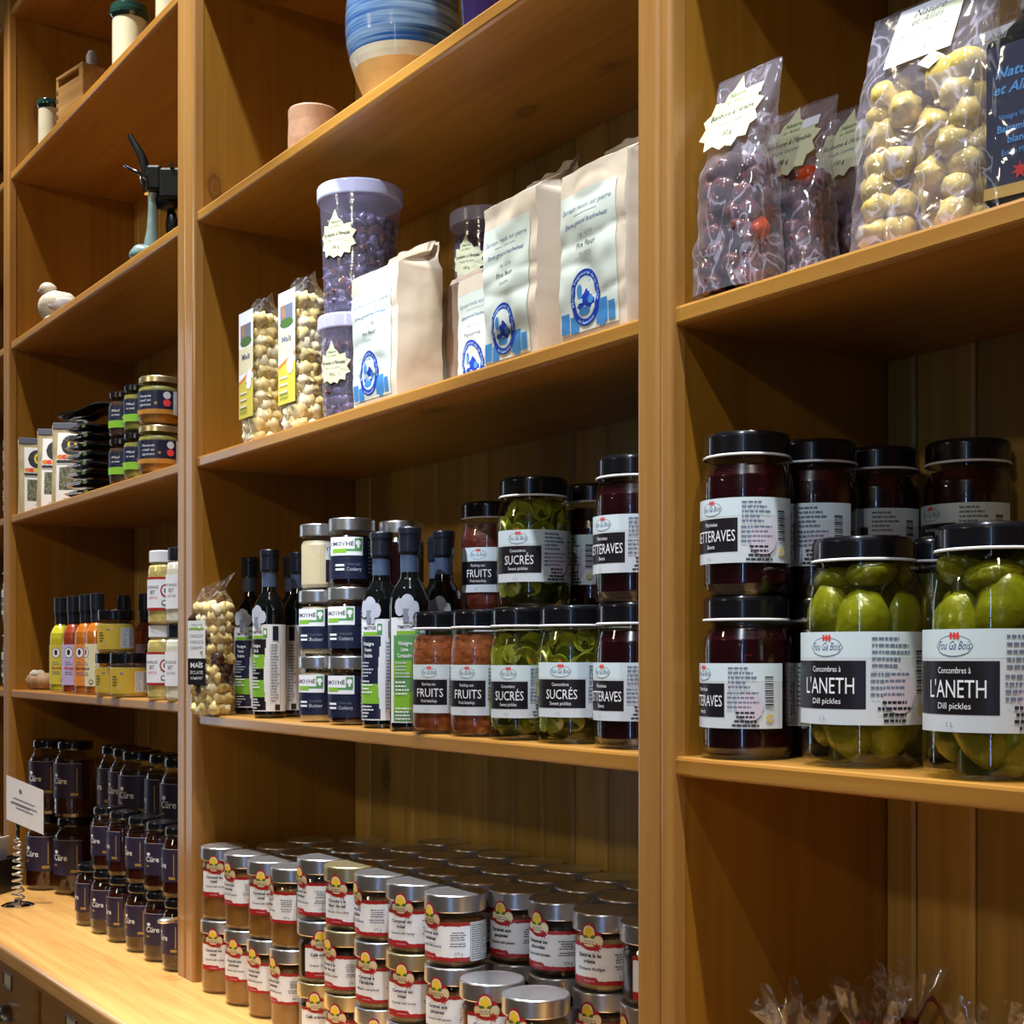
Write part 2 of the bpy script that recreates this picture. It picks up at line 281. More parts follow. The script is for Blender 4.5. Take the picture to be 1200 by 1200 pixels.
class MB:
    def __init__(s): s.v = []; s.f = []; s.m = []; s.sm = []; s.mats = []; s.zmin = 0.001; s.ang = 40
    def mi(s, name):
        if name not in s.mats: s.mats.append(name)
        return s.mats.index(name)
    def add(s, vs, fs, m, smooth=False):
        o = len(s.v); s.v.extend([tuple(v) for v in vs]); k = s.mi(m)
        for f in fs: s.f.append(tuple(i + o for i in f)); s.m.append(k); s.sm.append(smooth)
    def lathe(s, prof, m, n=32, c=(0, 0), ridge=0.0, smooth=True, caps=True):
        vs = []; fs = []; q = [prof[0]]
        for (r0, z0), (r1, z1) in zip(prof, prof[1:]):      # support loops keep long walls straight
            d = math.hypot(r1 - r0, z1 - z0)
            if d > .005: t = .0006 / d; q += [(r0 + (r1 - r0) * t, z0 + (z1 - z0) * t), (r1 - (r1 - r0) * t, z1 - (z1 - z0) * t)]
            q.append((r1, z1))
        prof = q
        for r, z in prof:
            for i in range(n):
                a = 2 * PI * i / n; rr = r + (ridge if i % 2 else 0)
                vs.append((c[0] + rr * math.cos(a), c[1] + rr * math.sin(a), z))
        for j in range(len(prof) - 1):
            for i in range(n):
                k = (i + 1) % n; fs.append((j * n + i, j * n + k, (j + 1) * n + k, (j + 1) * n + i))
        if caps: fs.append(tuple(reversed(range(n)))); fs.append(tuple((len(prof) - 1) * n + i for i in range(n)))
        s.add(vs, fs, m, smooth)
    def box(s, a, b, m, bev=0.0, mtx=None):
        if bev <= 0:
            vs = [(x, y, z) for x in (a[0], b[0]) for y in (a[1], b[1]) for z in (a[2], b[2])]
            fs = [(0, 1, 3, 2), (4, 6, 7, 5), (0, 4, 5, 1), (2, 3, 7, 6), (0, 2, 6, 4), (1, 5, 7, 3)]
            if mtx: vs = [mtx @ Vector(v) for v in vs]
            s.add(vs, fs, m); return
        import bmesh
        bm = bmesh.new(); bmesh.ops.create_cube(bm, size=1)
        for v in bm.verts: v.co = Vector([(a[i] + b[i]) / 2 + v.co[i] * (b[i] - a[i]) for i in range(3)])
        bmesh.ops.bevel(bm, geom=bm.edges[:], offset=bev, segments=2, profile=0.5, affect='EDGES')
        vs = [v.co.copy() for v in bm.verts]; fs = [tuple(v.index for v in f.verts) for f in bm.faces]; bm.free()
        if mtx: vs = [mtx @ v for v in vs]
        s.add(vs, fs, m)
    def tube(s, pts, rad, m, n=10, smooth=True):
        pts = [Vector(p) for p in pts]; vs = []; fs = []
        rs = rad if isinstance(rad, (list, tuple)) else [rad] * len(pts)
        prev = None
        for i, p in enumerate(pts):
            d = (pts[min(i + 1, len(pts) - 1)] - pts[max(i - 1, 0)]).normalized()
            u = d.cross(Vector((0, 0, 1)))
            if prev is None: u = u if u.length > 0.1 else d.cross(Vector((1, 0, 0)))
            else: u = prev - d * prev.dot(d)
            u.normalize(); prev = u; w = d.cross(u)
            for k in range(n):
                a = 2 * PI * k / n; vs.append(p + (u * math.cos(a) + w * math.sin(a)) * rs[i])
        for i in range(len(pts) - 1):
            for k in range(n):
                q = (k + 1) % n; fs.append((i * n + k, i * n + q, (i + 1) * n + q, (i + 1) * n + k))
        fs.append(tuple(reversed(range(n)))); fs.append(tuple((len(pts) - 1) * n + k for k in range(n)))
        s.add(vs, fs, m, smooth)
    def blob(s, c, r, m, seed=0, amp=0.15, freq=1.6, rot=None, nu=10, nv=7):
        s.ang = 89; vs = []; fs = []; c = Vector(c); off = Vector((seed * 3.17, seed * 1.7, seed * 0.9))
        for j in range(nv + 1):
            th = PI * j / nv
            for i in range(nu):
                ph = 2 * PI * i / nu; d = Vector((math.sin(th) * math.cos(ph), math.sin(th) * math.sin(ph), math.cos(th)))
                k = 1 + amp * 2 * noise.noise(d * freq + off)
                p = Vector((d.x * r[0], d.y * r[1], d.z * r[2])) * k
                if rot: p = rot @ p
                p = c + p; p.z = max(p.z, s.zmin); vs.append(p)
        for j in range(nv):
            for i in range(nu):
                q = (i + 1) % nu
                fs.append((j * nu + i, (j + 1) * nu + i, (j + 1) * nu + q, j * nu + q))
        s.add(vs, fs, m, True)
    def disc(s, c, r, h, rot, m_side, m_top, n=16):
        vs = []; c = Vector(c)
        for z in (-h / 2, h / 2):
            for i in range(n):
                a = 2 * PI * i / n; vs.append(c + rot @ Vector((r * math.cos(a), r * math.sin(a), z)))
        s.add(vs, [(i, (i + 1) % n, n + (i + 1) % n, n + i) for i in range(n)], m_side, True)
        s.add(vs, [tuple(reversed(range(n))), tuple(range(n, 2 * n))], m_top)
    def mesh(s, name):
        me = bpy.data.meshes.new(name); me.from_pydata(s.v, [], s.f)
        for n in s.mats: me.materials.append(M[n])
        me.polygons.foreach_set('material_index', s.m); me.update(); me.set_sharp_from_angle(angle=R_(s.ang)); me.polygons.foreach_set('use_smooth', s.sm); me.update(); return me

class Lab(MB):
    """flat print laid on a surface: surf(u, v, lift) gives the point"""
    def __init__(s, surf, du=0.004, dv=10.0): super().__init__(); s.surf = surf; s.du = du; s.dv = dv; s.lift = 0.0003
    def col(s, u0, u1, vb, vt, m, lift=None, n=None):
        if lift is None: s.lift += 0.00006; lift = s.lift
        n = n or max(1, int(math.ceil(abs(u1 - u0) / s.du))); vs = []; fs = []
        hmax = max(vt(u0 + (u1 - u0) * i / n) - vb(u0 + (u1 - u0) * i / n) for i in range(n + 1))
        k = max(1, int(math.ceil(hmax / s.dv)))
        for i in range(n + 1):
            u = u0 + (u1 - u0) * i / n; a, b = vb(u), vt(u)
            for j in range(k + 1): vs.append(s.surf(u, a + (b - a) * j / k, lift))
        for i in range(n):
            for j in range(k):
                a = i * (k + 1) + j; fs.append((a, a + k + 1, a + k + 2, a + 1))
        s.add(vs, fs, m, True)
    def rect(s, u0, v0, u1, v1, m, lift=None): s.col(u0, u1, lambda u: v0, lambda u: v1, m, lift)
    def ell(s, cu, cv, ru, rv, m, lift=None):
        def h(u): return rv * math.sqrt(max(0.0, 1 - ((u - cu) / ru) ** 2))
        s.col(cu - ru, cu + ru, lambda u: cv - h(u), lambda u: cv + h(u), m, lift, n=max(10, int(2 * ru / s.du)))
    def poly(s, pts, m, lift=None):
        if lift is None: s.lift += 0.00006; lift = s.lift
        cu = sum(p[0] for p in pts) / len(pts); cv = sum(p[1] for p in pts) / len(pts)
        vs = [s.surf(cu, cv, lift)]; n = len(pts)
        for t in (0.5, 1.0):
            for p in pts: vs.append(s.surf(cu + (p[0] - cu) * t, cv + (p[1] - cv) * t, lift))
        fs = [(0, 1 + i, 1 + (i + 1) % n) for i in range(n)] + [(1 + i, 1 + n + i, 1 + n + (i + 1) % n, 1 + (i + 1) % n) for i in range(n)]
        s.add(vs, fs, m)
    def text(s, t, u, v, h, m, w=None, bold=0.0, shear=0.0, align='c', lift=None, rise=0.0):
        if lift is None: s.lift += 0.00006; lift = s.lift
        vs, fs, x0, x1 = glyphs(t, bold, shear); k = h / 0.7; kx = k
        if w and x1 > x0: kx = w / (x1 - x0)
        wid = (x1 - x0) * kx; ox = u - (wid / 2 if align == 'c' else 0)
        s.add([s.surf(ox + (a - x0) * kx, v + b * k + rise * (a - x0) * kx, lift) for a, b in vs], fs, m)
    def arctext(s, t, cu, cv, ru, rv, h, m, a0, a1, flip=False, lift=None):
        if lift is None: s.lift += 0.00006; lift = s.lift
        vs, fs, x0, x1 = glyphs(t, 0.01, 0.0); k = h / 0.7
        out = []
        for a, b in vs:
            ang = R_(a0 + (a1 - a0) * (a - x0) / (x1 - x0)); d = b * k * (-1 if flip else 1)
            out.append(s.surf(cu + (ru + d) * math.cos(ang), cv + (rv + d) * math.sin(ang), lift))
        s.add(out, fs, m)
    def lines(s, u0, u1, v1, n, pitch, h, m, seed=0, centre=False):
        rnd = random.Random(seed); s.lift += 0.00006; L = s.lift
        for i in range(n):
            v = v1 - i * pitch; w = (u1 - u0) * rnd.uniform(0.6, 1.0); u = u0 + ((u1 - u0 - w) / 2 if centre else 0); e = u + w
            while u < e - 0.001:
                l = rnd.uniform(0.002, 0.006); s.rect(u, v - h, min(u + l, e), v, m, L); u += l + 0.0009

def cyl_surf(R, z0=0.0, Rz=None):
    def f(u, v, lift):
        r = (Rz(v) if Rz else R) + lift; a = u / R; return (r * math.sin(a), -r * math.cos(a), z0 + v)
    return f
def flat_surf(y0, x0=0.0, z0=0.0):
    return lambda u, v, lift: (x0 + u, y0 - lift, z0 + v)

# ---------------------------------------------------------------- things
def props(o, label, cat, group=None, kind=None):
    if label: o['label'] = label
    if cat: o['category'] = cat
    if group: o['group'] = group
    if kind: o['kind'] = kind
PROTO = {}
def put(key, fn, name, label, cat, loc, rz=0.0, group=None, tilt=None, only=None):
    """fn() -> list of (part name, MB, extra) ; meshes are shared between copies, every copy has parts of its own"""
    if key not in PROTO: PROTO[key] = [(p[0], p[1].mesh(p[0]), p[2] if len(p) > 2 else {}) for p in fn()]
    root = bpy.data.objects.new(name, None); COL.objects.link(root); root.empty_display_size = 0.02
    root.location = loc; root.rotation_euler = (tilt[0] if tilt else 0, tilt[1] if tilt else 0, rz)
    props(root, label, cat, group)
    made = {}
    for pn, me, ex in PROTO[key]:
        o = bpy.data.objects.new(pn, me); COL.objects.link(o)
        o.parent = made.get(ex.get('under'), root); made[pn] = o
        if ex.get('kind'): o['kind'] = ex['kind']
        if ex.get('label'): o['label'] = ex['label']
    return root
def single(name, mb, label, cat, loc=(0, 0, 0), rz=0.0, group=None, kind=None):
    o = bpy.data.objects.new(name, mb.mesh(name)); COL.objects.link(o); o.location = loc; o.rotation_euler = (0, 0, rz); props(o, label, cat, group, kind); return o
def empty(name, label, cat, loc=(0, 0, 0), rz=0.0, group=None):
    o = bpy.data.objects.new(name, None); COL.objects.link(o); o.location = loc; o.rotation_euler = (0, 0, rz); o.empty_display_size = 0.02; props(o, label, cat, group); return o
def part(name, mb, parent, label=None, kind=None):
    o = bpy.data.objects.new(name, mb.mesh(name)); COL.objects.link(o); o.parent = parent
    if label: o['label'] = label
    if kind: o['kind'] = kind
    return o

C_, S_ = math.cos(R_(34.3)), math.sin(R_(34.3))
def ax(px, Y):
    """x of the spot at depth Y that the photograph shows in column px"""
    s = (px - 600) / 1632.0; return Y * (S_ * s - C_) / (S_ + C_ * s)
def toward(x, y): return math.atan2(-x, y)      # yaw that turns a front (-Y) to the viewpoint

# ================================================================ LARGE STRUCTURE
Z_SH = {'low': -0.108, 'mid': 0.382, 'up': 0.850, 'top': 1.307, 'crown': 1.75}
ZC = -0.62
fl = MB(); fl.box((-8, -6, -1.56), (5, 1.5, -1.52), 'floor_tile'); single('floor', fl, None, None, kind='structure')
wl = MB(); wl.box((-8, 1.375, -1.52), (5, 1.45, 2.6), 'clay'); single('wall_back', wl, None, None, kind='structure')

def shelf_mb(x0, x1, z, th=0.022, y0=1.0):
    b = MB(); r = 0.004; y1 = 1.335
    prof = [(y0 + 0.006, z - th), (y0 + r * 0.3, z - th + 0.002), (y0, z - th + r), (y0, z - r), (y0 + r * 0.3, z - r * 0.3), (y0 + r, z), (y1, z), (y1, z - th)]
    n = len(prof); vs = [(x0, p[0], p[1]) for p in prof] + [(x1, p[0], p[1]) for p in prof]
    b.add(vs, [(i, i + n, (i + 1) % n + n, (i + 1) % n) for i in range(n)] + [tuple(range(n)), tuple(reversed(range(n, 2 * n)))], 'pine_x'); return b
def stile_mb(x0, x1, z0, z1, round_left):
    b = MB(); y0, y1 = 0.992, 1.013; r = 0.006; prof = []
    L = [(x0, y1)]
    def corner(cx, cy, a0, a1): return [(cx + r * math.cos(R_(a0 + (a1 - a0) * i / 4)), cy + r * math.sin(R_(a0 + (a1 - a0) * i / 4))) for i in range(5)]
    L += corner(x0 + r, y0 + r, 180, 270) if round_left != 'none' else [(x0, y0)]
    L += corner(x1 - r, y0 + r, 270, 360)
    L += [(x1, y1)]
    n = len(L); vs = [(p[0], p[1], z0) for p in L] + [(p[0], p[1], z1) for p in L]
    b.add(vs, [(i, (i + 1) % n, (i + 1) % n + n, i + n) for i in range(n)] + [tuple(reversed(range(n))), tuple(range(n, 2 * n))], 'pine_stile'); return b
def bay(label, xl, xr, sl, sr, levels, zt=1.95):
    """xl, xr: the opening; sl, sr: outer edges of its stiles"""
    t = empty('shelving_unit', label, 'shelves', ((xl + xr) / 2, 1.17, ZC), 0, 'pine shelving units')
    inv = Vector(((xl + xr) / 2, 1.17, ZC))
    def P(name, mb, lab=None):
        o = part(name, mb, t, lab); o.location = -inv; return o
    P('stile', stile_mb(sl, xl, ZC, zt, 'l')); P('stile', stile_mb(xr, sr, ZC, zt, 'l'))
    a = MB(); a.box((sl, 1.013, ZC), (xl - 0.001, 1.345, zt), 'pine_z'); P('side_panel', a)
    a = MB(); a.box((xr + 0.001, 1.013, ZC), (sr, 1.345, zt), 'pine_z'); P('side_panel', a)
    # tongue and groove back boards
    a = MB(); x = xl; w = 0.085; k0 = math.floor(xl / w)
    a.box((xl, 1.352, ZC), (xr, 1.36, zt), 'groove')
    while k0 * w < xr:
        p0, p1 = max(xl, k0 * w + 0.0012), min(xr, (k0 + 1) * w - 0.0012); k0 += 1
        if p1 - p0 < 0.006: continue
        c = 0.004
        pr = [(p0, 1.352), (p0, 1.3405), (p0 + c, 1.337), (p1 - c, 1.337), (p1, 1.3405), (p1, 1.352)]
        n = 6; vs = [(q[0], q[1], ZC) for q in pr] + [(q[0], q[1], zt) for q in pr]
        a.add(vs, [(i, (i + 1) % n, (i + 1) % n + n, i + n) for i in range(n)], 'pine_back')
    P('back_panel', a)
    for z in levels: P('shelf', shelf_mb(xl - 0.0005, xr + 0.0005, z))
    return t
ZL = (-0.088, 0.382, 0.850, 1.307, 1.75)
ZM = (-0.108, 0.382, 0.850, 1.307, 1.75)
bay('pine shelving unit at the far left edge, only a sliver of it in the photo', -5.1, -3.913, -5.14, -3.8878, ZL)
bay('pine shelving unit left of the middle one, honey jars at its foot', -3.861, -2.615, -3.8868, -2.5735, ZL)
bay('middle pine shelving unit with flour bags and caramel jars', -2.531, -1.2078, -2.5725, -1.1695, ZM)
bay('pine shelving unit on the right with big pickle jars', -1.1496, 0.15, -1.1685, 0.20, ZM)

# counter and drawers under the shelves
ct = MB(); y0 = 0.79; th = 0.045; n = 9
pr = [(1.345, ZC - th), (y0 + 0.012, ZC - th)] + [(y0 + 0.014 - 0.014 * math.cos(R_(a)), ZC - 0.016 - 0.018 + 0.018 * (1 - math.cos(R_(a))) * 0 + (-0.006 if a == 0 else 0)) for a in (0,)]
pr += [(y0, ZC - 0.016)] + [(y0 + 0.016 * (1 - math.cos(R_(a))), ZC - 0.016 + 0.016 * math.sin(R_(a))) for a in range(15, 91, 15)] + [(1.345, ZC)]
k = len(pr); vs = [(-6, p[0], p[1]) for p in pr] + [(0.25, p[0], p[1]) for p in pr]
ct.add(vs, [(i, i + k, (i + 1) % k + k, (i + 1) % k) for i in range(k)] + [tuple(range(k)), tuple(reversed(range(k, 2 * k)))], 'pine_counter')
cabinet = empty('base_cabinet', 'long pine base cabinet with drawers under all the shelves', 'cabinet', (-3, 1.07, -1.52))
cinv = Vector((3, -1.07, 1.52))
def cp(name, mb, par=None, lab=None):
    o = part(name, mb, par or cabinet, lab); o.location = cinv if par is None else (0, 0, 0); return o
cp('countertop', ct)
b = MB(); b.box((-6, 0.845, -1.52), (0.25, 1.34, ZC - th), 'pine_x'); b.box((-6, 0.825, ZC - th - 0.012), (0.25, 0.85, ZC - th), 'pine_x', 0.003); cp('carcass', b)
b = MB(); b.box((-6, 0.803, ZC - th - 0.016), (0.25, 0.85, ZC - th - 0.0005), 'pine_x', 0.004); cp('moulding', b)
for i in range(12):
    xc = -5.09 + 0.47 * i
    if xc > -0.2: break
    for z0, z1 in ((-0.93, -0.69), (-1.21, -0.95), (-1.5, -1.23)):
        d = MB(); d.box((xc - 0.215, 0.825, z0), (xc + 0.215, 0.8455, z1), 'pine_x', 0.006)
        do = cp('drawer', d)
        h = MB(); zc = z1 - 0.034; w, q = 0.036, 0.018
        for a_, b_ in (((-w, zc + q - .004), (w, zc + q)), ((-w, zc - q), (w, zc - q + .004)), ((-w, zc - q), (-w + .004, zc + q)), ((w - .004, zc - q), (w, zc + q))):
            h.box((xc + a_[0], 0.8215, a_[1]), (xc + b_[0], 0.8262, b_[1]), 'pull_metal', 0.001)
        h.box((xc - w + .004, 0.8244, zc - q + .004), (xc + w - .004, 0.8252, zc + q - .004), 'cream')
        cp('label_holder', h, do)
        p = MB(); zc = z1 - 0.115; vs = []; fs = []; nu, nv = 16, 7
        for j in range(nv + 1):
            ph = R_(90 * j / nv)
            for i2 in range(nu + 1):
                th2 = PI * i2 / nu
                vs.append((xc + 0.042 * math.cos(th2) * (0.6 + 0.4 * math.cos(ph)), 0.825 - 0.028 * math.sin(ph) , zc + 0.03 * math.sin(th2) * (0.35 + 0.65 * math.cos(ph)) - 0.0))
        for j in range(nv):
            for i2 in range(nu):
                a = j * (nu + 1) + i2; fs.append((a, a + 1, a + nu + 2, a + nu + 1))
        p.add(vs, fs, 'pull_metal', True); cp('bin_pull', p, do)

# ================================================================ JAR BUILDERS
def mason(H, Rr, lidR, lidH=0.022, content='beet', top=0.90, glass='glass', lid='lid_black', ring=True, extra=None, label=None):
    g = MB(); nz = H - lidH
    g.lathe([(Rr * .80, 0.002), (Rr * .90, 0.0), (Rr * .97, 0.005), (Rr, 0.014), (Rr, nz * .76), (Rr * .985, nz * .82), (Rr * .95, nz * .88), (lidR * .97, nz * .955), (lidR * .93, nz * .97), (lidR * .93, H - 0.003)], glass, 40)
    l = MB()
    l.lathe([(lidR - .001, H - lidH), (lidR, H - lidH + .002), (lidR, H - .005), (lidR - .002, H - .001), (lidR - .006, H), (lidR - .008, H - .0015), (0.004, H - .0015)], lid, 64, ridge=-0.0008)
    if ring: l.lathe([(lidR + .0006, H - lidH - .0008), (lidR + .0014, H - lidH), (lidR + .0014, H - lidH + .0012), (lidR + .0004, H - lidH + .002)], 'lid_ring', 48, caps=False)
    out = [('glass_jar', g)]
    if content:
        c = MB(); h = nz * top; rr = Rr - .002
        c.lathe([(Rr * .82, 0.004), (rr * .96, 0.008), (rr, 0.016), (rr, min(h, nz * .75))] + [(rr * .98, nz * .815), (rr * .94, nz * .87), (lidR * .93, nz * .94), (0.01, nz * .95)], content, 36)
        out.append(('contents', c))
    if extra: out.append(extra)
    out.append(('lid', l))
    if label: out.append(('label', label))
    return out

def fgb_label(Rr, v0, v1, big, big_w, sub, sup, sup_h=0.0045, wide=1.0, seed=1):
    """pale label with an emblem on top, black panel with the product's name, small print on the right"""
    L = Lab(cyl_surf(Rr)); h = v1 - v0; k = Rr * R_(1)
    L.rect(-44 * k, v0, 112 * k, v1, 'label_grey')
    L.rect(-44 * k, v0 + .72 * h, 112 * k, v1, 'paper_mint')
    L.rect(-43.5 * k, v0 + .17 * h, 37 * k, v0 + .69 * h, 'label_black')
    L.ell(0, v0 + .835 * h, 17 * k, .105 * h, 'ink_soft'); L.ell(0, v0 + .835 * h, 16.2 * k, .095 * h, 'paper_mint')
    L.text('Fou Ga Bois', 0, v0 + .80 * h, .085 * h, 'ink_blue', w=30 * k, shear=0.45)
    for i in (-1, 0, 1): L.ell(i * 3.1 * k + k, v0 + .935 * h, 1.5 * k, .035 * h, 'red_bright')
    L.text(sup, 0, v0 + .57 * h, .062 * h, 'white_ink', w=min(30 * k, len(sup) * 2.6 * k))
    L.text(big, 1 * k, v0 + .335 * h, .175 * h, 'white_ink', w=big_w * k)
    L.text(sub, 0, v0 + .225 * h, .062 * h, 'white_ink', w=len(sub) * 2.5 * k)
    L.text('1 L', -3 * k, v0 + .05 * h, .05 * h, 'ink_soft')
    L.lines(42 * k, 80 * k, v1 - .06 * h, 5, .072 * h, .030 * h, 'ink_soft', seed)
    L.ell(68 * k, v0 + .34 * h, 17 * k, .22 * h, 'pinkish')
    L.lines(41 * k, 79 * k, v0 + .56 * h, 4, .072 * h, .030 * h, 'ink_soft', seed + 1)
    L.lines(46 * k, 80 * k, v0 + .26 * h, 4, .065 * h, .032 * h, 'ink', seed + 2, True)
    for i in range(14):
        v = v1 - .20 * h - i * .035 * h; L.rect(86 * k, v - (.010 + .012 * (i * 7 % 3 == 0)) * h, 97 * k, v, 'ink')
    L.ell(92 * k, v0 + .16 * h, 5 * k, .06 * h, 'label_yellow'); L.ell(93 * k, v0 + .16 * h, 2.5 * k, .03 * h, 'lilac')
    return L
def rotm(rnd): return Matrix.Rotation(rnd.uniform(0, 6.28), 3, 'Z') @ Matrix.Rotation(rnd.uniform(0, 3.1), 3, 'X') @ Matrix.Rotation(rnd.uniform(0, 3.1), 3, 'Y')

def whole_pickles(Rr, H, seed, n=8):
    rnd = random.Random(seed); b = MB(); b.lathe([(Rr * .55, .004), (Rr * .6, H * .78), (Rr * .5, H * .84)], 'pickle_dark', 24)
    for lvl, (z, cnt) in enumerate(((0.056, 5), (0.138, 5), (.182, 4))):
        for i in range(cnt):
            a = 2 * PI * (i + 0.5 * (lvl % 2)) / cnt + rnd.uniform(-.15, .15) + seed; rad = Rr - (0.0285, .0285, .036)[lvl]
            t = Matrix.Rotation(a, 3, 'Z') @ Matrix.Rotation(rnd.uniform(-.35, .35), 3, 'X') @ Matrix.Rotation(rnd.uniform(-.05, .12) - (.2 if lvl == 2 else 0), 3, 'Y')
            b.blob((rad * math.cos(a), rad * math.sin(a), z + rnd.uniform(-.01, .01)), (0.0235, 0.027, (rnd.uniform(0.043, .049), rnd.uniform(.036, .042), .017)[lvl]), 'pickle', rnd.random() * 50, 0.05, 2, t, 20, 14)
    return b
def slices(Rr, H, seed, n=120):
    rnd = random.Random(seed); b = MB(); b.lathe([(Rr * .6, .006), (Rr * .84, .02), (Rr * .80, H * .70), (Rr * .70, H * .80)], 'pickle_dark', 28)
    for i in range(n):
        a = rnd.uniform(0, 2 * PI); z = rnd.uniform(0.02, H * .77); r = rnd.uniform(.011, .017); rad = Rr - .0065 - r * .12
        if z > H * .66: rad *= .90
        rot = Matrix.Rotation(a, 3, 'Z') @ Matrix.Rotation(PI / 2 + rnd.uniform(-.35, .35), 3, 'Y') @ Matrix.Rotation(rnd.uniform(-.3, .3), 3, 'X')
        m = rnd.random()
        if m < .8: b.disc((rad * math.cos(a) * .95, rad * math.sin(a) * .95, z), r, .0045, rot, 'slice_skin', 'slice_flesh')
        elif m < .93: b.disc((rad * math.cos(a), rad * math.sin(a), z), r * .8, .003, rot, 'onion', 'onion')
        else: b.disc((rad * math.cos(a), rad * math.sin(a), z), r * .4, .004, rot, 'pepper', 'pepper', 6)
    return b
def beets(Rr, H, seed):
    rnd = random.Random(seed); b = MB(); b.lathe([(Rr * .82, .004), (Rr - .003, .012), (Rr - .003, H * .64), (Rr * .93, H * .73), (Rr * .82, H * .80), (.01, H * .81)], 'beet', 36)
    for i in range(20):
        a = rnd.uniform(0, 2 * PI); z = rnd.uniform(.02, H * .70); r = rnd.uniform(.012, .017)
        b.blob(((Rr - .0125) * math.cos(a), (Rr - .0125) * math.sin(a), z), (r * .6, r * .6, r), 'beet_bit' if i % 2 else 'beet', i, .1, 2, None, 10, 7)
    return b
H1, R1, RT, HT = 0.1722, 0.0495, 0.0405, 0.1722
HG, RG = 0.226, 0.062
def J_beet(): return mason(H1, R1, .0455, .026, None, extra=('beets', beets(R1, H1, 3), {'kind': 'stuff'}), label=fgb_label(R1, .033, .101, 'BETTERAVES', 66, 'Beets', 'Marinées'))
def J_sucre(): return mason(H1, R1, .0455, .026, None, glass='glass_green', extra=('pickle_slices', slices(R1, H1, 5), {'kind': 'stuff'}), label=fgb_label(R1, .033, .101, 'SUCRÉS', 48, 'Sweet pickles', 'Concombres'))
def J_sucre_s(): return mason(HT, RT, .0375, .025, None, glass='glass_green', extra=('pickle_slices', slices(RT, HT, 9), {'kind': 'stuff'}), label=fgb_label(RT, .029, .097, 'SUCRÉS', 56, 'Sweet pickles', 'Concombres'))
def J_fruit(): return mason(HT, RT, .0375, .025, 'ketchup', .91, label=fgb_label(RT, .029, .097, 'FRUITS', 56, 'Fruit ketchup', 'Ketchup aux'))
def J_fruit_d(): return mason(H1, R1 * .95, .0445, .026, 'ketchup_dark', .91, label=fgb_label(R1 * .95, .033, .101, 'FRUITS', 50, 'Fruit ketchup', 'Ketchup aux'))
def J_aneth(seed):
    def f(): return mason(HG, RG, .0505, .024, None, glass='glass_green', extra=('whole_pickles', whole_pickles(RG, HG, seed), {'kind': 'stuff'}), label=fgb_label(RG, .042, .132, 'L\'ANETH', 52, 'Dill pickles', 'Concombres à', seed=seed))
    return f
def J_dark(): return mason(H1, R1, .0455, .026, 'beet', .91, label=fgb_label(R1, .033, .101, 'BETTERAVES', 66, 'Beets', 'Marinées'))

def jit(seed, a=3): return R_(random.Random(seed).uniform(-a, a))
ZSL = -0.1075
# --- right-hand unit
G = 'dill pickle jars on the right'
for px, Yj, rel, seed, lab in ((1012, 1.078, -35, 1.0, 'big glass jar of whole dill pickles beside the two stacked beet jars'), (1164, 1.065, -32, 2.3, 'big glass jar of whole dill pickles cut off by the right edge of the photo')):
    x = ax(px, Yj); put('aneth%d' % seed, J_aneth(seed), 'pickle_jar', lab, 'jar', (x, Yj, ZSL), toward(x, Yj) + R_(rel), G)
put('dark_big', lambda: mason(.229, .040, .0375, .024, 'pickle_dark', .86, label=fgb_label(.04, .060, .130, 'SUCRÉS', 48, 'Sweet pickles', 'Concombres')), 'pickle_jar', 'tall dark-lidded jar squeezed between and behind the two big dill pickle jars', 'jar', (-.951, 1.181, ZSL), R_(-20), G)
G = 'beet jars in the right-hand unit'
bt = ((-1.093, 1.050, -48, 'front pair by the post'), (-1.090, 1.150, -62, 'second pair along the side panel'), (-1.086, 1.250, -50, 'third pair along the side panel'), (-.990, 1.2855, -52, 'rearmost pair against the back boards'))
for i, (x, y, rel, w) in enumerate(bt):
    put('beet', J_beet, 'beet_jar', 'lower beet jar of the %s in the right-hand unit' % w, 'jar', (x, y, ZSL), toward(x, y) + R_(-64 if i == 0 else rel), G)
    put('beet', J_beet, 'beet_jar', 'upper beet jar of the %s in the right-hand unit' % w, 'jar', (x + .001, y, ZSL + H1 + .0005), toward(x, y) + R_(rel), G)

# --- middle unit, preserves on the low shelf
G = 'preserve jars in the middle unit, lower row'
low = [(515, 1.035, RT, J_fruit, 'fruit_s', 'ketchup_jar', 'orange-brown fruit ketchup jar, leftmost of the front row, beside the vinegar bottles', -22),
       (561, 1.04, RT, J_fruit, 'fruit_s', 'ketchup_jar', 'orange-brown fruit ketchup jar, second of the front row, left of the small sweet pickle jar', -24),
       (609, 1.04, RT, J_sucre_s, 'sucre_s', 'pickle_jar', 'slender sweet pickle jar, third from the left in the lower row', -22),
       (674, 1.06, R1, J_sucre, 'sucre', 'pickle_jar', 'wide sweet pickle jar in the lower row, left of the lower beet jar', -22),
       (744, 1.058, R1, J_beet, 'beet', 'beet_jar', 'lower beet jar at the right end of the middle unit, against the post', -52)]
for px, y, r, fn, key, nm, lab, rel in low:
    x = ax(px, y); put(key, fn, nm, lab, 'jar', (x, y, ZSL), toward(x, y) + R_(rel), G)
G = 'preserve jars in the middle unit, upper row'
up = [(-1.795, 1.185, J_fruit_d, 'fruit_d', 'ketchup_jar', 'dark fruit ketchup jar stacked in the second row, left of the big sweet pickle jar', -25),
      (-1.522, 1.073, J_sucre, 'sucre', 'pickle_jar', 'big sweet pickle jar stacked on top of the front row', -25),
      (-1.534, 1.185, J_dark, 'dark', 'beet_jar', 'dark jar stacked behind and right of the upper sweet pickle jar', -100),
      (-1.291, 1.058, J_beet, 'beet', 'beet_jar', 'upper beet jar at the right end of the middle unit, against the post', -50)]
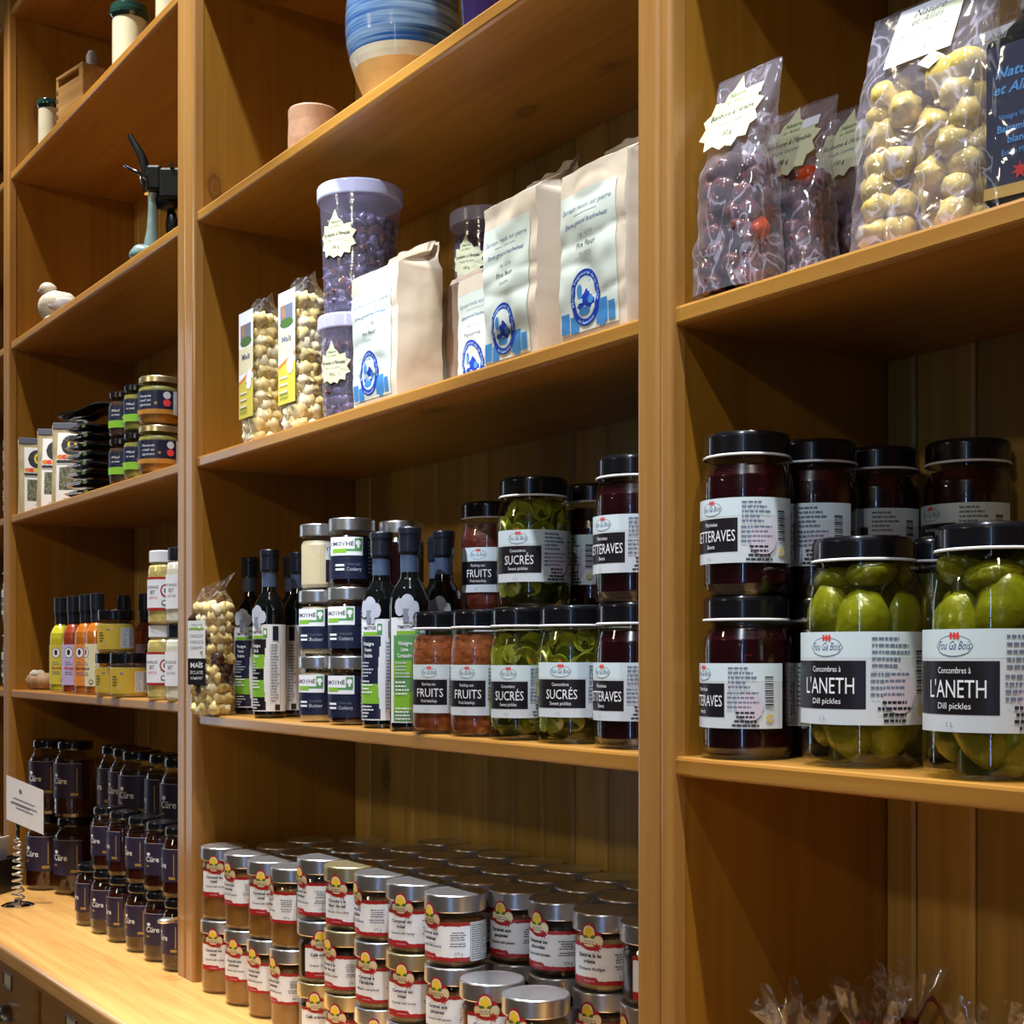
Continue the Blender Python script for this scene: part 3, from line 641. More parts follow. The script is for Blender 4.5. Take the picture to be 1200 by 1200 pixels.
for x, y, fn, key, nm, lab, rel in up:
    put(key, fn, nm, lab, 'jar', (x, y, ZSL + H1 + .0005), toward(x, y) + R_(rel), G)
for i in range(6):
    x = -1.795 + .104 * i - (.03 if i > 2 else 0) * 0
    put('dark', J_dark, 'beet_jar', 'dark preserve jar of the rear bottom row, hidden behind the front jars', 'jar', (x, 1.185, ZSL), R_(-50), 'dark jars of the rear bottom row')

# ================================================================ TIMOTHE jars and bottles
def timothe_label(Rr, v0, v1, kind, seed=0):
    L = Lab(cyl_surf(Rr)); h = v1 - v0; k = Rr * R_(1)
    L.rect(-60 * k, v0, 95 * k, v0 + .56 * h, 'label_navy')
    L.rect(-60 * k, v0 + .56 * h, 34 * k, v1, 'paper_white')
    L.text('TIMOTHÉ', -25 * k, v0 + .79 * h, .095 * h, 'label_navy', w=72 * k, bold=.02)
    L.rect(-50 * k, v0 + .66 * h, 30 * k, v0 + .715 * h, 'green_label'); L.rect(-50 * k, v0 + .62 * h, -8 * k, v0 + .72 * h, 'green_lime')
    L.rect(13 * k, v0 + .70 * h, 31 * k, v1 - .03 * h, 'green_label'); L.ell(22 * k, v0 + .86 * h, 7 * k, .06 * h, 'white_ink'); L.rect(19.5 * k, v0 + .74 * h, 24.5 * k, v0 + .83 * h, 'white_ink')
    L.rect(34 * k, v0 + .56 * h, 60 * k, v1, 'label_navy')
    a, b = kind
    L.text(a, 12 * k, v0 + .32 * h, .06 * h, 'ink_soft', w=32 * k); L.text(b, 12 * k, v0 + .19 * h, .09 * h, 'mushroom', w=36 * k)
    L.rect(-10 * k, v0 + .17 * h, -9.3 * k, v0 + .40 * h, 'ink_soft')
    for i in range(2): L.rect(-38 * k, v0 + (.20 + .1 * i) * h, -13 * k, v0 + (.25 + .1 * i) * h, 'white_ink')
    L.lines(50 * k, 92 * k, v1 - .1 * h, 9, .09 * h, .035 * h, 'mushroom', seed)
    return L
def J_tim(content, kind, seed, small=False):
    Rr, H = .0358, .109
    def f():
        g = MB(); g.lathe([(Rr * .9, 0), (Rr * .98, .003), (Rr, .008), (Rr, .078), (Rr * .93, .083), (Rr * .90, .086), (Rr * .90, H - .003)], 'glass', 40)
        c = MB(); c.lathe([(Rr * .9, .004), (Rr - .002, .009), (Rr - .002, .074), (Rr * .86, .081), (0.005, .084)], content, 32)
        l = MB(); l.lathe([(Rr + .0004, .0885), (Rr + .001, .0895), (Rr + .001, H - .002), (Rr, H - .0005), (Rr - .002, H), (.003, H)], 'silver', 48)
        return [('glass_jar', g), ('contents', c), ('lid', l), ('label', timothe_label(Rr + .0002, .012, .078, kind, seed))]
    return f
BUT = ('Porcini Shallot', 'Butter'); CRAN = ('Onion Jelly', 'Cranberry')
G = 'silver-lidded spread jars in two stacks'
for ci, (px, y, cont, kind, nm) in enumerate(((376, 1.05, 'cream_food', BUT, 'pale butter spread'), (411, 1.045, 'beet', CRAN, 'dark cranberry jelly'))):
    x = ax(px, y)
    for lv, w in enumerate(('bottom', 'middle', 'top')):
        rel = (-25, -24, (70 if ci == 0 else -6))[lv]
        xx = x + (0.004 if lv == 2 else 0)
        put('tim%d' % ci, J_tim(cont, kind, ci), 'spread_jar', '%s jar with a silver lid, %s of its stack of three' % (nm, w), 'jar', (xx, y, ZSL + .1095 * lv), toward(x, y) + R_(rel), G)
for lv, w in enumerate(('bottom', 'middle', 'top')):
    put('tim1', J_tim('beet', CRAN, 1), 'spread_jar', 'dark silver-lidded jelly jar behind the vinegar bottles, %s of the rear stack' % w, 'jar', (-1.985, 1.135, ZSL + .1095 * lv), R_(200), G)

def bottle(seed, panel='label_navy', lime=(.07, .03), head='Vinaigre', wrap=0):
    Rr, H = .0295, .298
    def f():
        g = MB(); g.lathe([(Rr * .88, 0), (Rr, .006), (Rr, .185), (Rr * .97, .195), (Rr * .8, .208), (Rr * .5, .222), (.0135, .232), (.0128, .262), (.0128, .27)], 'bottle_black', 40)
        c = MB(); c.lathe([(.0145, .258), (.0165, .262), (.0165, H - .012), (.0175, H - .010), (.0175, H - .002), (.016, H), (.003, H)], 'cap_black', 32)
        n = MB(); n.lathe([(.0138, .232), (.0138, .2575), (.0142, .258)], 'neck_sleeve', 28)
        L = Lab(cyl_surf(Rr + .0002)); k = Rr * R_(1); v0, v1 = .012, .165
        L.rect(-60 * k, v0, 110 * k, v1, 'paper_white')
        edge = lambda v: 0
        # coloured column whose right side curves
        hgt = .125
        def colu(va, vb, m):
            nn = 8; L.lift += .00006; lf = L.lift
            for i in range(nn):
                a = va + (vb - va) * i / nn; b2 = va + (vb - va) * (i + 1) / nn; c0 = 22 - 60 * ((a + b2) / 2 - .075) ** 2 / .075 ** 2 * -.25
                L.rect(-46 * k, a, c0 * k, b2, m, lf)
        colu(v0 + .002, v0 + .127, panel)
        colu(v0 + lime[0] - .045, v0 + lime[0] - .015, 'green_lime'); 
        if lime[1]: colu(v0 + lime[0] + .005, v0 + lime[0] + .03, 'green_lime')
        L.text('TIMOTHÉ', -8 * k, v0 + .137, .0045, 'label_navy', w=48 * k, bold=.02); L.rect(-34 * k, v0 + .128, 20 * k, v0 + .1335, 'green_lime')
        L.rect(20 * k, v0 + .129, 34 * k, v0 + .146, 'green_label'); L.ell(27 * k, v0 + .139, 5 * k, .004, 'white_ink')
        for i, t in enumerate(head.split('|')): L.text(t, -10 * k, v0 + .113 - .009 * i, .0055, 'white_ink', w=min(44, len(t) * 5) * k, bold=.02)
        L.lines(-38 * k, 8 * k, v0 + .088, 5, .005, .0022, 'mushroom', seed); L.lines(-38 * k, 8 * k, v0 + .060, 4, .0055, .0024, 'white_ink', seed + 1)
        L.lines(-38 * k, 10 * k, v0 + .022, 4, .005, .0022, 'white_ink', seed + 2)
        L.rect(44 * k, v0 + .012, 45 * k, v0 + .12, 'ink_soft'); L.lines(47 * k, 76 * k, v0 + .118, 20, .0052, .002, 'ink_soft', seed + 3)
        L.rect(80 * k, v0 + .012, 81 * k, v0 + .12, 'ink_soft'); L.rect(52 * k, v0 + .125, 72 * k, v1 - .003, 'label_navy')
        L.rect(60 * k, v0 + .002, 78 * k, v0 + .012, 'ink')
        # mushrooms printed above
        for (cu, cv, ru, rv) in ((-24, .182, 16, .013), (-2, .186, 20, .015), (18, .180, 13, .011)): L.ell(cu * k, cv - .002, ru * k, rv, 'mushroom')
        L.rect(-14 * k, .158, 2 * k, .178, 'mushroom_dark'); L.ell(8 * k, .171, 9 * k, .006, 'mushroom'); L.rect(3 * k, .158, 12 * k, .169, 'mushroom')
        return [('glass_bottle', g), ('neck_sleeve', n), ('cap', c), ('label', L)]
    return f
G = 'black vinegar bottles'
bl = [(293, 1.088, 0, -25, 'vinegar bottle with mushrooms on its label, leftmost, beside the chocolate popcorn bag'),
      (316, 1.04, 1, -42, 'vinegar bottle second from the left, its white back label towards the viewer'),
      (350, 1.108, 1, -85, 'vinegar bottle mostly hidden behind the left stack of silver-lidded jars'),
      (447, 1.035, 0, -32, 'vinegar bottle right of the two stacks of silver-lidded jars'),
      (480, 1.03, 2, -4, 'lime vinegar bottle with the green label, left of the ketchup jars'),
      (520, 1.103, 0, -10, 'vinegar bottle in the second row, behind the fruit ketchup jars')]
for px, y, v, rel, lab in bl:
    x = ax(px, y)
    fn = (bottle(3, 'label_navy', (.07, 0), 'Vinaigre|Pomme|Erable'), bottle(8, 'label_black', (.07, .03), 'Vinaigre|Ail &|Fines'), bottle(13, 'green_label', (.06, .03), 'Vinaigre|Lime|Coriandre'))[v]
    put('vin%d' % v, fn, 'vinegar_bottle', lab, 'bottle', (x, y, ZSL), toward(x, y) + R_(rel), G)
for i, (x, y) in enumerate(((-2.43, 1.15), (-2.35, 1.16), (-2.15, 1.16), (-1.895, 1.15))):
    put('vin1', bottle(8, 'label_black', (.07, .03), 'Vinaigre|Ail &|Fines'), 'vinegar_bottle', ('dark vinegar bottle at the back, behind the leftmost bottle', 'dark vinegar bottle at the back, behind the second bottle', 'dark vinegar bottle at the back, behind the butter spread stack', 'dark vinegar bottle behind the lime vinegar bottle')[i], 'bottle', (x, y, ZSL), R_(120), G)

# ================================================================ CARAMEL JARS ON THE COUNTER
def caramel_label(Rr, Rl, v0, v1, t1, t2, sub, wt, seed, panel=True, zlid=.07):
    L = Lab(cyl_surf(Rr, Rz=lambda v: Rr + (Rl - Rr) * min(1, max(0, (v - v1 + .004) / .012))), dv=.004); h = v1 - v0; k = Rr * R_(1); rnd = random.Random(seed)
    L.rect(-45 * k, v0, 128 * k, v1, 'paper_white')
    for (va, vb, s_) in ((v1 - .0045, v1, 1), (v0, v0 + .0045, -1)):
        jag = [rnd.uniform(0, .0012) for _ in range(60)]
        if s_ > 0: L.col(-45 * k, 74 * k, lambda u: va - jag[int((u / k + 45) / 3) % 60], lambda u: vb, 'red')
        else: L.col(-45 * k, 74 * k, lambda u: va, lambda u: vb + jag[int((u / k + 45) / 3) % 60] + (.004 if u < 4 * k else 0), 'red')
    L.text('www.', -8 * k, v0 + .0035, .0024, 'pinkish', w=24 * k)
    # emblem: red field, yellow flame, cream scroll, maple leaves
    e = v1 + .004
    L.ell(-6 * k, e, 24 * k, .0135, 'red'); L.ell(-8 * k, e + .010, 13 * k, .011, 'red'); L.ell(-8 * k, e + .009, 11 * k, .0095, 'cream')
    L.ell(-8 * k, e + .008, 8.5 * k, .0085, 'yellow'); L.ell(-14 * k, e + .002, 6 * k, .004, 'green_leaf'); L.ell(2 * k, e + .003, 7 * k, .0035, 'green_leaf')
    L.ell(-8 * k, e - .003, 18 * k, .0055, 'cream'); L.ell(9 * k, e - .001, 8 * k, .0075, 'cream'); L.ell(-22 * k, e - .001, 6 * k, .006, 'cream')
    L.lines(-20 * k, 6 * k, e - .001, 2, .003, .0012, 'ink_soft', seed + 9, True)
    for cu, cv, q in ((6, e - .009, 1.0), (-21, e - .007, .7)):
        pts = []
        for i in range(14):
            a = 2 * PI * i / 14 + PI / 2; r = (.0068 if i % 2 == 0 else .0034) * q; pts.append((cu * k + r * math.cos(a), cv + r * math.sin(a)))
        L.poly(pts, 'red')
    yy = v1 - .0175
    L.text(t1, -8 * k, yy, .0046, 'ink', w=min(44, len(t1) * 4.4) * k, bold=.035)
    L.text(t2, -8 * k, yy - .0075, .0046, 'ink', w=min(42, len(t2) * 4.4) * k, bold=.035)
    L.text(sub, -6 * k, yy - .0165, .0036, 'ink', w=52 * k, bold=.02)
    L.lines(34 * k, 68 * k, v1 - .013, 4, .0032, .0012, 'ink', seed + 2, True); L.lines(34 * k, 68 * k, v1 - .028, 2, .0032, .0012, 'ink', seed + 3, True)
    L.text(wt, 52 * k, v0 + .0085, .0034, 'ink', w=15 * k)
    L.rect(74 * k, v0 - .001, 128 * k, v1 - .001, 'label_grey'); L.rect(74 * k, v0 - .001, 74.8 * k, v1 - .001, 'ink'); L.lines(77 * k, 126 * k, v1 - .004, int(h / .0031), .003, .0011, 'ink', seed + 4)
    return L
def J_car(content, lid, text, seed, tall=False):
    Rr = .0415; H = .134 if tall else .0985; lh = .0235; R2 = .0432
    def f():
        g = MB(); g.lathe([(Rr * .90, 0), (Rr * .97, .002), (Rr, .008), (Rr, H - lh - .012), (Rr * .95, H - lh - .007), (Rr * .93, H - lh - .004), (Rr * .93, H - .003)], 'glass', 40)
        c = MB(); c.lathe([(Rr * .90, .004), (Rr - .002, .009), (Rr - .002, H - lh - .014), (Rr * .90, H - lh - .009), (.01, H - lh - .008)], content, 32)
        l = MB(); l.lathe([(R2 - .0008, H - lh), (R2, H - lh + .001), (R2, H - .002), (R2 - .0008, H - .0006), (R2 - .002, H), (R2 - .004, H - .0006), (.003, H - .0006)], lid, 56)
        z0 = .044 if tall else .010
        return [('glass_jar', g), ('contents', c), ('lid', l), ('label', caramel_label(Rr + .0002, R2 + .0004, z0, z0 + .052, *text, seed))]
    return f
TX = {'miel': ('Caramel au', 'miel', 'Caramel with honey', '275 g'), 'pac': ('Caramel aux', 'pacanes', 'Caramel with pecans', '275 g'),
      'cafe': ('Café crème', '', "Cream 'n' coffee", '275 g'), 'sucre': ('Sucre à la', 'crème', 'Cream fudge', '275 g'),
      'choc': ('Caramel au', 'chocolat', 'Caramel with chocolate', '275 g'), 'sel': ('Chocolat à la', 'fleur de sel', 'Sea salt chocolate', '275 g'),
      'erable': ('Caramel à', "l'érable", 'Maple caramel', '275 g')}
CARK = {'miel': 'caramel', 'pac': 'caramel', 'cafe': 'choco', 'sucre': 'fudge', 'choc': 'choco', 'sel': 'choco', 'erable': 'caramel'}
def car(x, y, lv, flav, lid, rel, lab, tall=False, group=None):
    H = .134 if tall else .0985
    key = 'car%s%s%s' % (flav, lid, tall)
    tx = list(TX[flav]); 
    if tall: tx[3] = '400 g'
    put(key, J_car('caramel_light' if tall else CARK[flav], lid, tx, len(key) * 7, tall), 'caramel_jar', lab, 'jar', (x, y, ZC + .0005 + (H + .0005) * lv), toward(x, y) + R_(rel), group)
NF = {'miel': 'honey caramel', 'pac': 'pecan caramel', 'cafe': 'coffee cream', 'sucre': 'cream fudge', 'choc': 'chocolate caramel', 'sel': 'sea salt chocolate', 'erable': 'maple caramel'}
ORD = ['first', 'second', 'third', 'fourth', 'fifth', 'sixth', 'seventh', 'eighth', 'ninth', 'tenth', 'eleventh', 'twelfth', 'thirteenth']
TALLX = [-2.448, -2.337, -2.236, -2.142]
SHORTX = [-2.036, -1.940, -1.840, -1.742, -1.634, -1.530, -1.430]
GT, GS, GR = 'tall caramel jars at the left of the lower pile', 'front row of short caramel jars', 'caramel jars behind the front row'
tf = [('miel', 'miel'), ('pac', 'pac'), ('pac', 'miel'), ('pac', 'erable')]; tr = [(-20, -18), (-30, -48), (-42, -18), (-52, -72)]
for i, x in enumerate(TALLX):
    for lv in (0, 1):
        car(x, 1.02, lv, tf[i][lv], 'silver', tr[i][lv], '%s tall %s jar from the left post, %s of the front pair' % (ORD[i], NF[tf[i][lv]], ('lower', 'upper')[lv]), True, GT)
sf = [('cafe', 'cafe', 'choc'), ('miel', 'sel', 'sel'), ('miel', 'erable', 'erable'), ('erable', 'miel', 'miel'), ('pac', 'pac', 'pac'), ('erable', 'miel'), ('pac', 'sucre')]
sl = [('gold', 'silver', 'silver'), ('gold', 'gold', 'gold'), ('silver', 'silver', 'silver'), ('silver', 'gold', 'silver'), ('silver', 'silver', 'silver'), ('silver', 'silver'), ('silver', 'silver')]
sr = [(-12, 0, -55), (-28, -50, -26), (-10, -28, -62), (-20, -20, -22), (-20, -28, -46), (0, -4), (-10, -30)]
for i, x in enumerate(SHORTX):
    for lv in range(len(sf[i])):
        y = 1.02 if i < 5 else 1.012
        car(x, y, lv, sf[i][lv], sl[i][lv], sr[i][lv], '%s-lidded %s jar, %s short jar of the front row, %s' % (sl[i][lv], NF[sf[i][lv]], ORD[i], ('on the counter', 'on the second tier', 'on the top tier')[lv]), False, GS)
rnd = random.Random(4)
rowdef = [(1.106, [-2.39, -2.285, -2.19], [-2.085, -1.99, -1.892, -1.795, -1.70, -1.604, -1.506, -1.407, -1.31]),
          (1.192, [-2.44, -2.34, -2.24, -2.14], [-2.04, -1.945, -1.85, -1.755, -1.66, -1.562, -1.466, -1.368, -1.27]),
          (1.278, [-2.39, -2.29, -2.19], [-2.09, -1.995, -1.90, -1.805, -1.71, -1.612, -1.515, -1.418, -1.32])]
fl_ = list(TX)
for r, (y, tl, sh) in enumerate(rowdef):
    for i, x in enumerate(tl):
        for lv in (0, 1):
            lab = ('tall caramel jar on top in row %s from the front, %s from the left' % (('two', 'three', 'four')[r], ORD[i])) if lv else 'tall caramel jar of the lower tier, hidden behind the front row'
            car(x, y, lv, 'miel' if (i + lv) % 2 else 'pac', 'silver', rnd.uniform(-60, 20), lab, True, GT + (' behind' if lv else ' hidden'))
    for i, x in enumerate(sh):
        for lv in (0, 1, 2):
            fv, rel = fl_[(i * 3 + lv + r) % 7], rnd.uniform(-60, 10)
            if r == 0 and lv == 2 and i == 7: fv, rel = 'sucre', -22
            if r == 0 and lv == 2 and i == 6: fv, rel = 'choc', -38
            if r == 0 and lv == 2 and i == 5: fv, rel = 'pac', -28
            lab = ('short caramel jar on top in row %s from the front, %s from the right post' % (('two', 'three', 'four')[r], ORD[len(sh) - 1 - i])) if lv == 2 else 'short caramel jar of the lower tiers, hidden behind the front row'
            car(x, y, lv, fv, 'silver', rel, lab, False, GR + (' in the top tier' if lv == 2 else ' hidden'))

# ================================================================ DARK HONEY JARS, LEFT UNIT
def cure_label(Rr, v0, v1, seed=0):
    L = Lab(cyl_surf(Rr)); h = v1 - v0; k = Rr * R_(1)
    L.rect(-50 * k, v0, 48 * k, v1, 'label_plum'); L.rect(-50 * k, v1 - .0008, 48 * k, v1, 'mushroom')
    L.text('Cüre', -14 * k, v0 + .42 * h, .17 * h, 'white_ink', w=44 * k, bold=.012); L.ell(-27 * k, v0 + .66 * h, 7 * k, .05 * h, 'white_ink')
    L.rect(33 * k, v0 + .2 * h, 35.5 * k, v0 + .85 * h, 'gold_ink'); L.rect(18 * k, v0 + .08 * h, 38 * k, v0 + .16 * h, 'gold_ink'); L.rect(-36 * k, v0 + .26 * h, -24 * k, v0 + .31 * h, 'gold_ink')
    return L
def J_cure(H, Rr, lr, big):
    def f():
        lh = .018 if not big else .022; nz = H - lh
        g = MB(); g.lathe([(Rr * .88, 0), (Rr * .97, .004), (Rr, .012), (Rr, nz * .78), (Rr * .95, nz * .87), (lr * .98, nz * .95), (lr * .93, nz * .965), (lr * .93, H - .003)], 'glass', 40)
        c = MB(); c.lathe([(Rr * .87, .004), (Rr - .002, .012), (Rr - .002, nz * .77), (Rr * .93, nz * .86), (.01, nz * .87)], 'honey_dark', 32)
        l = MB(); l.lathe([(lr - .001, H - lh), (lr + .0005, H - lh + .003), (lr, H - lh + .005), (lr, H - .004), (lr - .002, H - .001), (lr - .006, H), (lr - .008, H - .001), (.003, H - .001)], 'lid_black', 40)
        return [('glass_jar', g), ('contents', c), ('lid', l), ('label', cure_label(Rr + .0002, H * (.24 if not big else .26), H * (.70 if not big else .72)))]
    return f
GH, GB = 'small honey jars on the counter', 'big honey jars on the counter'
hx = [-3.225, -3.112, -3.0, -2.878, -2.768, -2.662]
hr = [-60, -24, -55, -38, -18, -52]; hr2 = [-38, -64, -48, -20, -58]
for i, x in enumerate(hx):
    put('cs', J_cure(.1415, .0395, .034, False), 'honey_jar', 'small dark honey jar on the counter, %s from the left of its row' % ORD[i], 'jar', (x, 1.02, ZC + .0005), toward(x, 1.02) + R_(hr[i]), GH)
for i, x in enumerate(hx[1:]):
    put('cs', J_cure(.1415, .0395, .034, False), 'honey_jar', 'small dark honey jar stacked on the lower row, %s from the left' % ORD[i], 'jar', (x - .004, 1.022, ZC + .1425), toward(x, 1.02) + R_(hr2[i]), GH)
bx = [(-3.798, 1.078, -32), (-3.670, 1.118, -30), (-3.45, 1.16, -60), (-3.335, 1.15, -40), (-3.218, 1.135, -28), (-3.08, 1.15, -70), (-2.955, 1.14, -28), (-2.83, 1.14, -60), (-2.71, 1.14, -40)]
for i, (x, y, r) in enumerate(bx):
    for lv in (0, 1):
        if lv == 1 and i == 0: xx, yy = -3.795, 1.085
        else: xx, yy = x + (.0 if i != 1 else -.012), y
        put('cb', J_cure(.199, .0555, .046, True), 'honey_jar', 'big dark honey jar, %s from the left, %s' % (ORD[i], ('standing on the counter', 'stacked in the upper tier')[lv]), 'jar', (xx, yy, ZC + .0005 + .1997 * lv), toward(xx, yy) + R_(r), GB)
for i in range(9):
    x = -3.74 + .122 * i
    put('cb', J_cure(.199, .0555, .046, True), 'honey_jar', 'big dark honey jar in the rearmost row behind the others', 'jar', (x, 1.278 + 0, ZC + .0005), R_(60 + 20 * i), 'rearmost big honey jars')

# ================================================================ LEFT UNIT, LOW SHELF: sauces, mustards, mayonnaise
ZLL = -0.0875
def sauce(content, paper, txt, tcol):
    def f():
        Rr, H = .0275, .236
        g = MB(); g.lathe([(Rr * .9, 0), (Rr, .005), (Rr, .135), (Rr * .93, .148), (Rr * .7, .162), (.0125, .174), (.0125, .2)], 'glass', 32)
        c = MB(); c.lathe([(Rr * .88, .004), (Rr - .0015, .008), (Rr - .0015, .134), (Rr * .9, .147), (Rr * .66, .161), (.010, .172)], content, 28)
        l = MB(); l.lathe([(.0145, .170), (.0148, .196), (.0165, .1965), (.0165, H - .001), (.015, H), (.003, H)], 'cap_black', 28)
        L = Lab(cyl_surf(Rr + .0002)); k = Rr * R_(1)
        L.rect(-62 * k, .02, 70 * k, .118, paper); L.ell(-6 * k, .098, 24 * k, .013, 'ink_soft'); L.ell(-6 * k, .098, 20 * k, .011, 'paper_white'); L.ell(-6 * k, .099, 9 * k, .007, 'ink')
        L.text(txt, -4 * k, .058, .007, tcol, w=50 * k, bold=.02); L.lines(-26 * k, 20 * k, .076, 2, .005, .002, 'ink_soft', 3); L.lines(-26 * k, 20 * k, .052, 2, .005, .002, 'ink_soft', 5)
        L.ell(30 * k, .030, 11 * k, .0055, 'ink'); L.ell(30 * k, .030, 7.5 * k, .0037, paper)
        return [('glass_bottle', g), ('contents', c), ('cap', l), ('label', L)]
    return f
G = 'sauce bottles in the left unit'
sb = [(64, 1.13, 'sr', ('sauce_red', 'pink_red', 'Sauce', 'white_ink'), -20, 'red sauce bottle at the far left, half behind the yellow one'),
      (71.5, 1.03, 'sy', ('sauce_yellow', 'label_yellow', 'Sauce', 'red'), -20, 'yellow sauce bottle with a yellow label, leftmost in front'),
      (86.5, 1.03, 'sl', ('sauce_red', 'lilac', 'Mango', 'pink_red'), -20, 'red sauce bottle with a lilac label'),
      (101, 1.03, 'so', ('sauce_orange', 'orange', 'Sauce', 'ink'), -28, 'orange sauce bottle with an orange label'),
      (114, 1.03, 'sc', ('sauce_orange', 'cream', 'Sauce', 'ink'), -60, 'orange sauce bottle with a cream and blue label, beside the mustard jars')]
for px, y, key, a, rel, lab in sb:
    x = max(ax(px, y), -3.806); put(key, sauce(*a), 'sauce_bottle', lab, 'bottle', (x, y, ZLL), toward(x, y) + R_(rel), G)
for i, (x, y) in enumerate(((-3.30, 1.12), (-3.18, 1.13), (-3.05, 1.14), (-2.95, 1.15))):
    put('sl', sauce('sauce_red', 'lilac', 'Mango', 'pink_red'), 'sauce_bottle', 'sauce bottle with a black cap in the second row, %s from the left' % ORD[i], 'bottle', (x, y, ZLL), R_(80), 'sauce bottles in the second row')
def mustard_jar(paper='label_mustard'):
    def f():
        Rr, H = .042, .0965
        g = MB(); g.lathe([(Rr * .92, 0), (Rr, .005), (Rr, .066), (Rr * .93, .071), (Rr * .93, H - .003)], 'glass', 36)
        c = MB(); c.lathe([(Rr * .92, .003), (Rr - .002, .007), (Rr - .002, .065), (.01, .068)], 'mustard', 30)
        l = MB(); l.lathe([(Rr * .97, .0735), (Rr * .99, .075), (Rr * .99, H - .002), (Rr * .96, H), (.003, H)], 'lid_black', 40)
        L = Lab(cyl_surf(Rr + .0002)); k = Rr * R_(1)
        L.rect(-60 * k, .008, 85 * k, .062, paper); L.rect(26 * k, .012, 76 * k, .056, 'label_grey'); L.lines(28 * k, 50 * k, .054, 12, .0034, .0014, 'ink_soft', 2); L.lines(54 * k, 74 * k, .054, 12, .0034, .0014, 'ink', 4)
        L.lines(-46 * k, -22 * k, .046, 4, .006, .003, 'ink', 7); L.rect(-18 * k, .05, -8 * k, .054, 'ink_soft'); L.text('y', -24 * k, .018, .007, 'lilac', bold=.03)
        return [('glass_jar', g), ('contents', c), ('lid', l), ('label', L)]
    return f
G = 'mustard jars in the left unit'
for (x, y, z, rel, lab) in ((ax(151, 1.03), 1.03, 0, -8, 'mustard jar on the shelf, right one of the two at the bottom'), (ax(134, 1.035), 1.035, 0, -20, 'mustard jar on the shelf, left one of the two at the bottom'),
                            (ax(134, 1.035) + .012, 1.035, 1, -12, 'mustard jar stacked on top of the two others'), (-2.98, 1.135, 0, 0, 'mustard jar in the second row, under the rear yellow one')):
    if y > 1.1: x = -2.865; y = 1.12
    put('mus', mustard_jar(), 'mustard_jar', lab, 'jar', (x, y, ZLL + z * .097), toward(x, y) + R_(rel), G)
put('mus', mustard_jar(), 'mustard_jar', 'mustard jar in the second row, upper one, yellow label half hidden by the mayonnaise', 'jar', (-2.865, 1.12, ZLL + .097), R_(-5), G)
def mayo(content, capm, ring):
    def f():
        Rr, H = .0335, .1525
        g = MB(); g.lathe([(Rr * .9, 0), (Rr, .005), (Rr, .110), (Rr * .94, .120), (Rr * .80, .128), (Rr * .80, .14)], 'glass', 36)
        c = MB(); c.lathe([(Rr * .9, .003), (Rr - .0015, .007), (Rr - .0015, .109), (Rr * .92, .119), (Rr * .76, .126)], content, 30)
        l = MB(); l.lathe([(Rr * .88, .1275), (Rr * .90, .129), (Rr * .90, H - .002), (Rr * .86, H), (.003, H)], capm, 48, ridge=-.0005)
        L = Lab(cyl_surf(Rr + .0002)); k = Rr * R_(1)
        L.rect(-62 * k, .030, 75 * k, .098, 'paper_white')
        if ring: L.rect(-62 * k, .093, 75 * k, .098, 'red'); L.rect(-62 * k, .030, 75 * k, .035, 'red')
        L.text('MAYONNAISE', -20 * k, .074, .0062, 'ink', w=58 * k); L.text('BEET', -14 * k, .063, .0075, 'ink', w=24 * k); L.text('CHIPOTLE' if ring else 'NATURE', -14 * k, .053, .0055, 'pink_red' if ring else 'ink_soft', w=40 * k)
        L.ell(36 * k, .070, 20 * k, .0135, 'red' if ring else 'ink_soft'); L.ell(36 * k, .070, 15 * k, .010, 'paper_white'); L.ell(36 * k, .070, 8 * k, .006, 'ink_soft')
        L.ell(30 * k, .045, 10 * k, .0055, 'ink'); L.ell(30 * k, .045, 6.5 * k, .0036, 'paper_white')
        return [('jar_body', g), ('contents', c), ('lid', l), ('label', L)]
    return f
G = 'mayonnaise jars in the left unit'
for px, key, a, w in ((189, 'my1', ('mustard', 'cap_white', True), 'beige mayonnaise jar with a white cap and red-edged label'), (211, 'my2', ('mayo', 'cap_black', False), 'white mayonnaise jar with a black cap')):
    x = ax(px, 1.02)
    for lv in (0, 1):
        put(key, mayo(*a), 'mayonnaise_jar', '%s, %s' % (w, ('standing on the shelf', 'stacked on its twin')[lv]), 'jar', (x + (.004 if lv else 0), 1.025, ZLL + lv * .153), toward(x, 1.02) + R_(-30), G)
b = MB(); b.blob((0, 0, .022), (.042, .03, .024), 'bread', 3, .12); b.blob((-.012, 0, .040), (.022, .02, .013), 'stone', 5, .12)
single('bread_loaf', b, 'small brown wrapped loaf at the far left of the low shelf, beside the sauce bottles', 'bread', (-3.795, 1.062, ZLL), R_(50))

